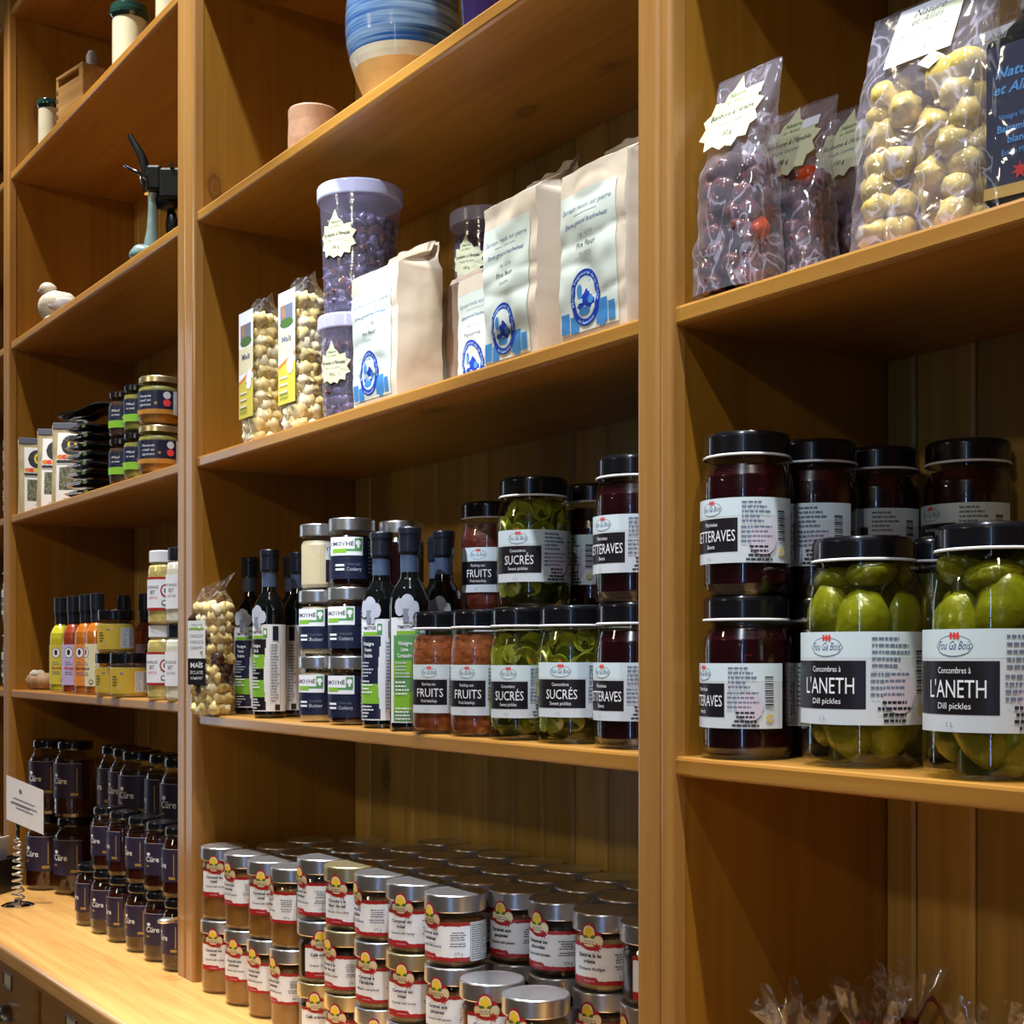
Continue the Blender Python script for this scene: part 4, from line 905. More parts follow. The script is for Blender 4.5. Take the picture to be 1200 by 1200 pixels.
# ================================================================ LEFT UNIT, MIDDLE SHELF: tea pouches, packets, spreads
ZM2 = 0.3825
def pouch():
    def f():
        b = MB(); W, D, H = .105, .05, .200; vs = []; fs = []; nu, nv = 28, 16
        for j in range(nv + 1):
            t = j / nv; d = D * (1 - t ** 1.6) + .002; w = W * (1 - .04 * math.sin(t * PI))
            for i in range(nu):
                a = 2 * PI * i / nu; ca, sa = math.cos(a), math.sin(a)
                x = math.copysign(abs(ca) ** .35, ca) * w / 2; y = math.copysign(abs(sa) ** .7, sa) * d / 2
                n = noise.noise(Vector((x * 30, y * 30 + 5, t * 6))) * .003 * (1 if 0 < t < 1 else 0); vs.append((x, y + n, t * H))
        for j in range(nv):
            for i in range(nu):
                q = (i + 1) % nu; fs.append((j * nu + i, j * nu + q, (j + 1) * nu + q, (j + 1) * nu + i))
        fs.append(tuple(reversed(range(nu)))); fs.append(tuple(nv * nu + i for i in range(nu)))
        b.add(vs, fs, 'pouch', True)
        def sf(u, v, l): t = v / H; return (u, -(D * (1 - t ** 1.6) + .002) / 2 - .0018 - l, v)
        L = Lab(sf, dv=.01)
        L.rect(-.036, .100, .036, .180, 'paper_white'); L.ell(0, .148, .027, .026, 'ink'); L.ell(0, .150, .012, .015, 'label_yellow'); L.ell(0, .150, .006, .008, 'ink')
        for i, m in enumerate(('orange', 'red_bright', 'label_yellow', 'orange', 'ink', 'cream')): L.ell(-.028 + .011 * i, .118, .008, .006, m)
        L.rect(-.036, .103, .036, .110, 'ink')
        L.rect(-.036, .0, .036, .098, 'paper_white'); L.rect(-.029, .034, .029, .092, 'tea'); L.text('Tisane', 0, .020, .006, 'ink_soft'); L.lines(-.026, .026, .014, 2, .004, .0015, 'ink_soft', 3, True)
        c = MB(); c.box((-.05, -.0045, .190), (.05, .0045, .2055), 'ink_soft', .001)
        return [('bag_body', b), ('label', L), ('seal_strip', c)]
    return f
G = 'tea pouches in the left unit'
for px, y, rel, lab in ((45, 1.060, 2, 'tea pouch leaning at the left end of its shelf'), (68, 1.058, -12, 'tea pouch in the middle of three, label facing the shop'), (86, 1.062, -14, 'tea pouch on the right, half hidden by the black packets')):
    x = ax(px, y)
    put('pouch', pouch(), 'tea_pouch', lab, 'bag', (x, y, ZM2), toward(x, y) + R_(rel), G)
G = 'black packets in a pile'
rnd = random.Random(8)
def packet(seed):
    def f():
        b = MB(); vs = []; fs = []; nu, nv = 18, 12; W, D, T = .13, .088, .021
        for sgn in (1, -1):
            o = len(vs)
            for j in range(nv + 1):
                for i in range(nu + 1):
                    u, v = -1 + 2 * i / nu, -1 + 2 * j / nv; e = max(0, (1 - abs(u) ** 4)) * max(0, (1 - abs(v) ** 4))
                    vs.append((u * W / 2, v * D / 2, T / 2 + sgn * (T / 2) * e ** .5 * (.86 + .12 * noise.noise(Vector((u * 2 + seed, v * 3, sgn))))))
            for j in range(nv):
                for i in range(nu):
                    a = o + j * (nu + 1) + i; q = (a, a + 1, a + nu + 2, a + nu + 1); fs.append(q if sgn > 0 else tuple(reversed(q)))
        b.add(vs, fs, 'foil_black', True)
        L = Lab(lambda u, v, l: (u, -D / 2 - .0005 - l, T / 2 + v)); L.lines(-.045, .02, .003, 2, .004, .002, 'mushroom', seed); L.ell(.035, 0, .010, .004, 'green_leaf')
        return [('packet_body', b), ('label', L)]
    return f
x0 = ax(108, 1.055)
for i in range(8):
    put('pk%d' % (i % 3), packet(i % 3 + 1), 'food_packet', 'glossy black packet, %s from the bottom of the pile beside the little spread jars' % ORD[i], 'packet', (x0 + rnd.uniform(-.004, .004), 1.06, ZM2 + i * .0222), R_(rnd.uniform(-4, 4)) + R_(12), G)
b = MB(); vs = []; fs = []
for j in range(9):
    for i in range(13):
        u, v = -1 + 2 * i / 12, -1 + 2 * j / 8
        vs.append((u * .07, v * .045, .012 + .030 * max(0, u) ** 1.2 + .016 * (1 - abs(u)) + .012 * noise.noise(Vector((u * 1.5, v * 1.5, 3)))))
n0 = len(vs); vs += [(v[0], v[1], v[2] - .004) for v in vs]
for j in range(8):
    for i in range(12):
        a = j * 13 + i; fs.append((a, a + 1, a + 14, a + 13)); fs.append((n0 + a, n0 + a + 13, n0 + a + 14, n0 + a + 1))
for i in range(12): fs.append((i, n0 + i, n0 + i + 1, i + 1)); a = 104 + i; fs.append((a, a + 1, n0 + a + 1, n0 + a))
for j in range(8): a = j * 13; fs.append((a, a + 13, n0 + a + 13, n0 + a)); a = a + 12; fs.append((a, n0 + a, n0 + a + 13, a + 13))
b.add(vs, fs, 'foil_black', True)
single('foil_pouch', b, 'crumpled glossy black pouch lying open on top of the pile of packets', 'packet', (x0 + .012, 1.055, ZM2 + 8 * .0222 + .001), R_(40))
def spread(Rr, H, top, bot, lid, big):
    def f():
        lh = .014; g = MB(); nz = H - lh
        g.lathe([(Rr * .78, 0), (Rr * .93, .004), (Rr, .014), (Rr, nz - .014), (Rr * .93, nz - .006), (Rr * .88, nz - .003), (Rr * .88, H - .003)], 'glass', 40)
        c = MB(); c.lathe([(Rr * .76, .004), (Rr * .92, .007), (Rr - .002, .015), (Rr - .002, .04)], bot, 32); c.lathe([(Rr - .002, .04), (Rr - .002, nz - .014), (Rr * .9, nz - .008), (.01, nz - .007)], top, 32)
        l = MB(); l.lathe([(Rr * .93, H - lh), (Rr * .97, H - lh + .001), (Rr * .96, H - .003), (Rr * .93, H - .0005), (.003, H)], lid, 40)
        L = Lab(cyl_surf(Rr + .0002)); k = Rr * R_(1); v0, v1 = .022, nz - .018
        L.rect(-70 * k, v0, 80 * k, v1, 'label_navy')
        if not big: L.rect(-70 * k, v0, 80 * k, v0 + .016, 'green_lime')
        else: L.rect(-70 * k, v0, 80 * k, v0 + .010, 'spread_orange')
        for i, t in enumerate(('Moutarde', 'miel et', 'épices') if big else ('Miel', 'et noix')): L.text(t, -14 * k, v1 - .014 - .009 * i, .0052, 'white_ink', w=38 * k, shear=.2)
        L.ell(18 * k, v0 + .022, 4 * k, .003, 'gold_ink')
        if big: L.ell(48 * k, v1 - .010, 11 * k, .0075, 'label_grey'); L.ell(48 * k, v1 - .026, 11 * k, .0075, 'red_bright'); L.rect(66 * k, v0, 80 * k, v1, 'label_grey')
        return [('glass_jar', g), ('contents', c), ('lid', l), ('label', L)]
    return f
G = 'spread jars in the left unit'
for px, y, key, a, w in ((144, 1.035, 'sp1', (.0305, .103, 'spread_brown', 'spread_brown', 'lid_black', False), 'small dark spread jar beside the black packets'),
                         (161.5, 1.035, 'sp2', (.0305, .103, 'spread_olive', 'spread_olive', 'lid_black', False), 'small olive spread jar with a green band'),
                         (187, 1.045, 'sp3', (.0445, .103, 'spread_olive', 'spread_orange', 'gold', True), 'wide mustard jar with a gold lid against the post')):
    x = ax(px, y)
    for lv in (0, 1): put(key, spread(*a), 'spread_jar', '%s, %s of two' % (w, ('lower', 'upper')[lv]), 'jar', (x, y, ZM2 + lv * .1035), toward(x, y) + R_(-18 - 10 * lv * (px > 180)), G)

# ================================================================ LEFT UNIT, UPPER SHELVES: bean slicer, bird, crocks, box
ZU, ZT = 0.8505, 1.3075
RZ = R_(55.7)
t = empty('table_press', 'old black iron hand press with a teal base and curved handles', 'kitchen tool', (ax(176, 1.045), 1.045, ZU), RZ)
sc = 3.0 / 1632
def pp(px, py, d=0.0): return ((px - 176) * sc, d, (302 - py) * sc + .006)
b = MB(); b.blob((-.014, 0, .014), (.030, .030, .022), 'iron_teal', 1, .04, nu=20, nv=12); b.blob((.022, 0, .008), (.040, .028, .012), 'iron_teal', 2, .04, nu=20, nv=12); part('base', b, t)
b = MB(); b.tube([pp(177, 290), pp(178, 268), pp(179, 245), pp(180, 222), pp(180, 208)], [.017, .011, .010, .012, .016], 'iron_teal', 12); part('column', b, t)
b = MB(); b.tube([pp(152, 157), pp(158, 168), pp(166, 182), pp(171, 198), pp(172, 212)], [.0055, .008, .0095, .010, .008], 'iron_black', 12); part('handle', b, t, 'long black curved handle')
b = MB(); b.tube([pp(142, 188, .02), pp(150, 193, .02), pp(162, 199, .02), pp(166, 212, .02), pp(170, 223, .015)], [.0035, .0045, .005, .006, .006], 'chrome', 10); part('crank', b, t, 'bare metal crank')
b = MB(); b.box(pp(174, 226, -.025), (pp(192, 196)[0], .03, pp(192, 196)[2]), 'iron_black', .006); b.box((pp(190, 0)[0], -.03, pp(0, 236)[2]), (pp(216, 0)[0], .03, pp(0, 200)[2]), 'iron_black', .006); b.blob(pp(196, 236), (.026, .022, .02), 'iron_black', 3, .1); part('jaw', b, t)
b = MB(); b.tube([pp(200, 240), pp(202, 262), pp(204, 290)], [.006, .015, .014], 'iron_black', 12); b.blob(pp(204, 290), (.024, .024, .012), 'iron_teal', 4, .03); part('plunger', b, t)
b = MB(); b.tube([pp(173, 209, -.03), pp(173, 209, .035)], .006, 'chrome', 10); b.tube([pp(205, 199, -.032), pp(205, 199, -.02)], .005, 'chrome', 10); part('bolt', b, t)

x = ax(73, 1.052); t = empty('bird_figurine', 'pale carved stone bird sitting alone at the left end of its shelf', 'figurine', (x, 1.052, ZU), RZ); t.scale = (1.22, 1.1, 1.12)
b = MB(); b.blob((-.008, 0, .036), (.042, .032, .036), 'stone', 2, .05, nu=20, nv=14); b.blob((.034, 0, .038), (.036, .020, .016), 'stone', 4, .05, rot=Matrix.Rotation(R_(6), 3, 'Y'), nu=16, nv=10); b.blob((-.030, 0, .076), (.018, .016, .016), 'stone', 7, .05, nu=16, nv=10); b.lathe([(.03, .0), (.034, .006), (.02, .02)], 'stone', 20, c=(-.005, 0)); part('body', b, t)
b = MB(); b.tube([(-.044, 0, .074), (-.051, 0, .071)], [.005, .002], 'stone_grey', 8); part('beak', b, t)
b = MB(); b.blob((.006, -.026, .036), (.030, .008, .016), 'stone_grey', 9, .06, rot=Matrix.Rotation(R_(-12), 3, 'Y'), nu=16, nv=10); part('wing', b, t, 'greyer folded wing')

def crock(Rr, H, lab, x, y, z, rimh=.03):
    t = empty('crock', lab, 'crock', (x, y, z), 0, 'green-rimmed crocks')
    b = MB(); b.lathe([(Rr * .86, 0), (Rr * .90, .004), (Rr * .93, H * .4), (Rr * .92, H - rimh), (Rr * .94, H - rimh + .002)], 'glaze_cream', 40); part('body', b, t)
    b = MB(); b.lathe([(Rr * .94, H - rimh), (Rr * 1.06, H - rimh + .008), (Rr * 1.08, H - rimh * .5), (Rr * 1.03, H - .003), (Rr * .98, H), (Rr * .88, H - .002), (Rr * .86, H - .02), (.004, H - .021)], 'glaze_green', 40); part('rim', b, t, 'dark green glazed rim')
crock(.0425, .187, 'cream crock with a dark green rim, the big one right of the wooden box', ax(152, 1.08), 1.08, ZT, .032)
crock(.0335, .178, 'smaller cream crock with a dark green rim, left of the wooden box', ax(59, 1.08), 1.08, ZT, .024)
crock(.05, .19, 'cream crock on the top shelf beside the post, only its foot in view', ax(208, 1.1), 1.1, ZT, .032)
t = empty('wooden_box', 'old open wooden box with dovetailed corners on the top shelf', 'box', (ax(101, 1.085), 1.085, ZT), R_(10))
W, D, H, th = .140, .09, .150, .008
for nm, a, c in (('front_panel', (-W / 2, -D / 2, 0), (W / 2, -D / 2 + th, H - .028)), ('back_panel', (-W / 2, D / 2 - th, 0), (W / 2, D / 2, H)), ('side_panel', (-W / 2, -D / 2 + th, 0), (-W / 2 + th, D / 2 - th, H)), ('side_panel', (W / 2 - th, -D / 2 + th, 0), (W / 2, D / 2 - th, H)), ('bottom', (-W / 2 + th, -D / 2 + th, 0), (W / 2 - th, D / 2 - th, th))):
    b = MB(); b.box(a, c, 'box_wood', .001)
    if nm == 'front_panel':
        for i in range(6): b.box((-W / 2 - .0008, -D / 2 - .0008, .006 + i * .02), (-W / 2 + .010, -D / 2 + .003, .015 + i * .02), 'groove')
        b.box((-W / 2, -D / 2 - .001, H - .008), (W / 2, -D / 2 + .006, H), 'box_wood', .001); b.box((W / 2 - .02, -D / 2, H - .03), (W / 2, -D / 2 + th, H - .004), 'box_wood'); b.box((-W / 2, -D / 2, H - .03), (-W / 2 + .012, -D / 2 + th, H - .004), 'box_wood')
    part(nm, b, t)
b = MB(); b.tube([(0, 0, 0), (-.004, .0, .06), (-.012, 0, .125), (-.016, 0, .178), (-.018, 0, .190)], [.012, .012, .013, .015, .009], 'stone_grey', 14)
single('pestle', b, 'grey rounded pestle standing up out of the wooden box', 'pestle', (ax(108, 1.085), 1.09, ZT + .009))

# ================================================================ COUNTER AT THE LEFT: sign, black box, hook
sx, sy = -3.555, .937
t = empty('sign_holder', 'chrome spiral spring card holder standing on the counter', 'sign holder', (sx, sy, ZC + .0005))
b = MB(); b.lathe([(.040, 0), (.040, .003), (.030, .008), (.012, .011), (.006, .02)], 'chrome', 36); part('base', b, t)
pts = []; nt_ = 9
for i in range(nt_ * 14 + 1):
    a = 2 * PI * i / 14; z = .018 + .150 * i / (nt_ * 14); r = .0145 - .006 * i / (nt_ * 14); pts.append((r * math.cos(a), r * math.sin(a), z))
b = MB(); b.tube(pts, .0028, 'silver', 8); part('spring', b, t)
b = MB(); b.box((-.006, -.003, .165), (.006, .003, .205), 'chrome', .001); b.tube([(0, -.004, .19), (.003, -.008, .205), (0, -.006, .212)], .0025, 'chrome', 8); part('clip', b, t)
up_ = Vector((0, 0, 1)); rgt = Vector((S_, C_, 0)); L = Lab(lambda u, v, l: tuple(rgt * u + up_ * (v - u * .42) + Vector((C_, -S_, 0)) * (l + .006)))
L.rect(-.040, -.048, .052, .062, 'paper_white', 0.0); L.rect(-.040, -.048, .052, .062, 'paper_white', -.0012); L.ell(-.005, .035, .004, .006, 'ink_soft', .0004)
L.lift = .0005
for i, (u0, u1) in enumerate(((-.022, .030), (-.027, .036), (-.016, .026))): L.rect(u0, .012 - i * .011, u1, .0145 - i * .011, 'ink_soft')
L.lines(-.03, .04, .0, 1, .01, .002, 'ink', 4)
single('sign_card', L, 'tilted white card with small print held by the spiral card holder', 'sign', (sx + .012, sy + .010, ZC + .215 + .034), 0)
t = empty('display_box', 'low black box on the counter beside the chrome card holder', 'box', (-3.800, .905, ZC + .0005), R_(-46.6))
w, d = .10, .06
b = MB(); b.box((-w, -d, 0), (w, -d + .005, .088), 'box_black', .001); b.box((-w, d - .005, 0), (w, d, .088), 'box_black', .001); b.box((-w, -d + .005, 0), (-w + .005, d - .005, .088), 'box_black', .001); b.box((w - .005, -d + .005, 0), (w, d - .005, .088), 'box_black', .001); b.box((-w + .005, -d + .005, 0), (w - .005, d - .005, .004), 'box_black'); part('body', b, t)
for i in range(3):
    b = MB(); b.box((-.085, -.0015, 0), (.070, .0015, .135), 'paper_cream' if i == 1 else 'paper_white', .0005)
    o = single('leaflet', b, ('white leaflet standing at the back of the black counter box', 'cream leaflet standing in the middle of the black counter box', 'white leaflet standing at the front of the black counter box')[i], 'leaflet', (0, 0, 0), 0, 'leaflets in the black box')
    q = Matrix.Rotation(R_(-46.6), 3, 'Z') @ Vector((0, -.036 + .025 * i, .0085)); o.location = (-3.800 + q.x, .905 + q.y, ZC + q.z); o.rotation_euler = (R_(-7), 0, R_(-46.6))
t = empty('wall_hook', 'small chrome hook with an oval end on the post', 'hook', (-2.600, .9915, -.508))
b = MB(); b.tube([(0, 0, 0), (.002, -.008, .001), (.005, -.016, 0)], [.003, .0035, .005], 'chrome', 10); part('stem', b, t)
b = MB(); b.zmin = -1; b.blob((.007, -.030, 0), (.0125, .017, .006), 'silver', 1, .02, nu=20, nv=12); part('oval_end', b, t)

# ================================================================ MIDDLE UNIT, UPPER SHELF: pot, cup
x, y = ax(473, 1.115), 1.115
t = empty('clay_pot', 'big round clay pot with a blue glazed top and bare tan foot', 'pot', (x, y, ZU))
b = MB(); b.lathe([(.046, 0), (.050, .004), (.064, .045), (.075, .070), (.0795, .082)], 'clay', 56); part('foot', b, t, 'bare tan clay below')
b = MB(); b.lathe([(.0795, .082), (.0832, .092), (.0862, .102)], 'glaze_cream', 56); part('band', b, t, 'milky white band')
b = MB(); b.lathe([(.0862, .102), (.0915, .125), (.0934, .146), (.0936, .165), (.091, .20), (.082, .235), (.064, .262), (.046, .280), (.040, .30), (.044, .322), (.050, .33), (.046, .331), (.036, .30), (.004, .29)], 'glaze_blue', 56); part('glazed_body', b, t, 'streaky blue glaze')
b = MB(); b.lathe([(.030, 0), (.034, .004), (.040, .11), (.038, .16), (.014, .2), (.012, .25), (.014, .255), (.004, .256)], 'purple_glass', 32)
single('glass_bottle', b, 'dark purple glass bottle right of the blue clay pot, cut by the frame', 'bottle', (ax(572, 1.10), 1.10, ZU))
b = MB(); b.lathe([(.040, 0), (.0435, .003), (.0435, .03), (.0445, .06), (.0435, .09), (.044, .113), (.0425, .116), (.040, .113), (.039, .03), (.004, .028)], 'clay_pink', 44)
single('clay_cup', b, 'small plain pinkish clay cup left of the big pot', 'cup', (ax(367, 1.10), 1.10, ZU))

# ================================================================ MIDDLE UNIT, MIDDLE SHELF: popcorn, tubs, flour bags
def kernel(b, c, r, m, seed):
    b.blob(c, (r, r, r), m, seed, .28, 1.9, None, 9, 6)
def popcorn_bag(W, D, H, choc, seed, strip='plain'):
    def f():
        rnd = random.Random(seed); b = MB(); top = H * .84
        z = .012
        while z < top:
            cnt = max(4, int(2 * (W + D) / .0235))
            for i in range(cnt):
                p = 2 * (W + D) * (i + rnd.uniform(-.2, .2) + .5 * (int(z / .02) % 2)) / cnt % (2 * (W + D)); q = .0125
                w, d = W / 2 - q, D / 2 - q
                if p < W: x_, y_ = -w + 2 * w * p / W, -d
                elif p < W + D: x_, y_ = w, -d + 2 * d * (p - W) / D
                elif p < 2 * W + D: x_, y_ = w - 2 * w * (p - W - D) / W, d
                else: x_, y_ = -w, d - 2 * d * (p - 2 * W - D) / D
                r = rnd.uniform(.0115, .0150)
                m = 'popcorn_choc' if choc and noise.noise(Vector((x_ * 30, y_ * 30, z * 22 + seed))) + rnd.uniform(-.25, .25) > .08 else ('popcorn' if rnd.random() < .6 else 'popcorn_white')
                kernel(b, (x_, y_, min(z + rnd.uniform(-.004, .004), top)), r, m, rnd.random() * 99)
            z += .0185
        b.box((-W / 2 + .018, -D / 2 + .018, .004), (W / 2 - .018, D / 2 - .018, top - .01), 'popcorn_choc' if choc else 'popcorn')
        g = MB(); vs = []; fs = []; nu, nv = 40, 30
        for j in range(nv + 1):
            t = j / nv; zz = t * H
            k = max(0, (t - .86) / .14); dd = D * (1 - k) + .003 * k; ww = W * (1 + .04 * k)
            for i in range(nu):
                a = 2 * PI * i / nu; ca, sa = math.cos(a), math.sin(a)
                x_ = math.copysign(abs(ca) ** .3, ca) * ww / 2; y_ = math.copysign(abs(sa) ** .3, sa) * dd / 2
                n = noise.noise(Vector((x_ * 60, y_ * 60 + seed, zz * 50))) * .0022 * (1 + 2 * k); vs.append((x_ * (1 + n * 8), y_ + n, zz + n * k * 2))
        for j in range(nv):
            for i in range(nu):
                q = (i + 1) % nu; fs.append((j * nu + i, j * nu + q, (j + 1) * nu + q, (j + 1) * nu + i))
        g.add(vs, fs, 'cellophane_smooth', True)
        if choc:
            g.add([(-.035, 0, H - .002), (.04, -.004, H - .002), (.055, .01, H + .030), (.015, .015, H + .018), (-.02, .01, H + .010)], [(0, 1, 2, 3, 4)], 'cellophane_smooth')
        L = Lab(flat_surf(-D / 2 - .0028), dv=.05); w = W / 2 - .004
        if choc:
            L.rect(-w, .105, w * .55, .175, 'paper_white'); L.rect(-w, .056, w * .55, .105, 'label_black'); L.text('TIMOTHÉ', -w * .2, .164, .005, 'green_label', w=w); L.rect(-w + .003, .158, w * .4, .162, 'green_lime')
            for i, t_ in enumerate(('CHOCOLAT', 'VANILLE &', 'CARAMEL')): L.text(t_, -w * .2, .144 - .011 * i, .006, 'ink_soft', w=w * 1.2)
            L.text('MAÏS', -w * .2, .088, .009, 'white_ink', w=w * 1.1, bold=.02); L.text('ÉCLATÉ', -w * .2, .076, .006, 'white_ink', w=w * 1.1); L.text('GOURMET', -w * .2, .066, .005, 'white_ink', w=w * 1.1)
        else:
            L.rect(-w, .045, w, .235, 'paper_white'); L.rect(-w, .125, w, .17, 'cream'); L.rect(-w, .045, w, .112, 'label_yellow'); L.poly([(-w, .112), (w, .130), (w, .123), (-w, .105)], 'orange')
            L.rect(-w * .75, .185, w * .7, .212, 'ink_soft'); L.rect(-w * .6, .19, -w * .1, .212, 'bread'); L.ell(-.0, .181, w * .8, .008, 'green_leaf')
            L.text('Maïs', 0, .150, .010, 'ink_soft', w=w * 1.1, bold=.02); L.ell(.012, .108, .012, .014, 'white_ink'); L.ell(.018, .120, .009, .010, 'white_ink')
            for i in range(3): L.rect(-w * .8, .088 - i * .012, w * .1, .092 - i * .012, 'cream')
            L.lines(-w * .8, w * .6, .062, 2, .006, .0018, 'green_leaf', 3)
        return [('popcorn', b, {'kind': 'stuff'}), ('bag_film', g), ('label', L)]
    return f
G = 'popcorn bags in the middle unit'
for i, x in enumerate((-2.322, -2.154, -2.236)):
    put('pop', popcorn_bag(.070, .056, .262, False, 5), 'popcorn_bag', ('clear popcorn bag nearest the left post, with a tall narrow label', 'second clear popcorn bag, between two others', 'third clear popcorn bag, half hidden by the plastic tubs')[i], 'bag', (x, (1.040, 1.040, 1.140)[i], ZM2), R_((0, 2, 0)[i]), G)
put('popc', popcorn_bag(.074, .056, .235, True, 11), 'popcorn_bag', 'popcorn bag with chocolate pieces standing in front of the post', 'bag', (-2.462, 1.003, ZSL), R_(16))

def leaf_pts(s, seed=1):
    base = [(-.12, -1), (.10, -.92), (.30, -1.02), (.45, -.80), (.75, -.85), (.78, -.55), (1.02, -.45), (.85, -.15), (1.05, .15), (.80, .25), (.78, .50), (.45, .42), (.32, .62), (.18, .72), (0, 1.15), (-.20, .78), (-.36, .66), (-.42, .45), (-.75, .52), (-.80, .20), (-1.02, .05), (-.86, -.2), (-1.0, -.5), (-.75, -.62), (-.7, -.9), (-.42, -.82)]
    return [(p[0] * s, p[1] * s) for p in base]
def leaf_label(L, cu, cv, s, txt='Bonbons à l\'érable', wt='500 g'):
    L.poly([(cu + a, cv + b) for a, b in leaf_pts(s)], 'paper_cream')
    L.text('Nature', cu, cv + .52 * s, .13 * s, 'green_leaf', w=.55 * s, shear=.3, bold=.02); L.text('et Alliés', cu, cv + .34 * s, .11 * s, 'green_leaf', w=.55 * s, shear=.3)
    L.text(txt, cu, cv - .02 * s, .15 * s, 'ink', w=1.5 * s, shear=.15, bold=.01); L.text('Maple Candies', cu, cv - .26 * s, .10 * s, 'ink_soft', w=.9 * s); L.text(wt, cu, cv - .60 * s, .14 * s, 'ink', w=.36 * s)
def tub(Rr, H, lr, big):
    def f():
        rnd = random.Random(3); c = MB()
        z = .015
        while z < H - .05:
            n = int(2 * PI * Rr / .021)
            for i in range(n):
                a = 2 * PI * (i + rnd.random() * .4) / n; c.blob(((Rr * .9 - .012) * math.cos(a), (Rr * .9 - .012) * math.sin(a), z + rnd.uniform(-.004, .004)), (.011, .011, .010), 'candy_red' if rnd.random() < .35 else 'candy_wrap', rnd.random() * 40, .42, 2.4, None, 10, 8)
            z += .017
        c.lathe([(Rr * .55, .005), (Rr * .6, H - .05)], 'candy_wrap', 16)
        g = MB(); g.lathe([(Rr * .86, .0), (Rr * .88, .003), (Rr * .93, H * .5), (Rr, H - .02), (Rr, H - .006)], 'plastic_clear', 48)
        l = MB(); l.lathe([(lr - .001, H - .024), (lr, H - .022), (lr, H - .004), (lr - .002, H - .001), (lr - .005, H), (lr - .008, H - .003), (.004, H - .004)], 'plastic_lid', 72, ridge=-.0006)
        s = .036 if big else .032; v = H * (.58 if big else .52)
        L = Lab(cyl_surf(Rr + .001, Rz=lambda q: Rr * (.90 + .10 * q / H) + .0015)); leaf_label(L, -.004, v, s)
        return [('candies', c, {'kind': 'stuff'}), ('tub_body', g), ('lid', l), ('label', L)]
    return f
G = 'clear candy tubs in the middle unit'
xa = ax(413, 1.068); put('tubs', tub(.053, .170, .057, False), 'candy_tub', 'small clear tub of maple candies under the big tub', 'tub', (xa, 1.068, ZM2), toward(xa, 1.08) + R_(-34), G)
put('tubb', tub(.066, .212, .0705, True), 'candy_tub', 'big clear tub of maple candies stacked on the small tub, left of the flour bags', 'tub', (ax(422, 1.082), 1.082, ZM2 + .1708), toward(xa, 1.08) + R_(-34), G)
xb = -1.905
for lv in (0, 1): put('tubs', tub(.053, .170, .057, False), 'candy_tub', ('small clear tub at the back behind the flour bags, the lower, hidden one', 'small clear tub stacked at the back between the flour bags')[lv], 'tub', (xb, 1.245, ZM2 + .1705 * lv), toward(xb, 1.24) + R_(-30), G)

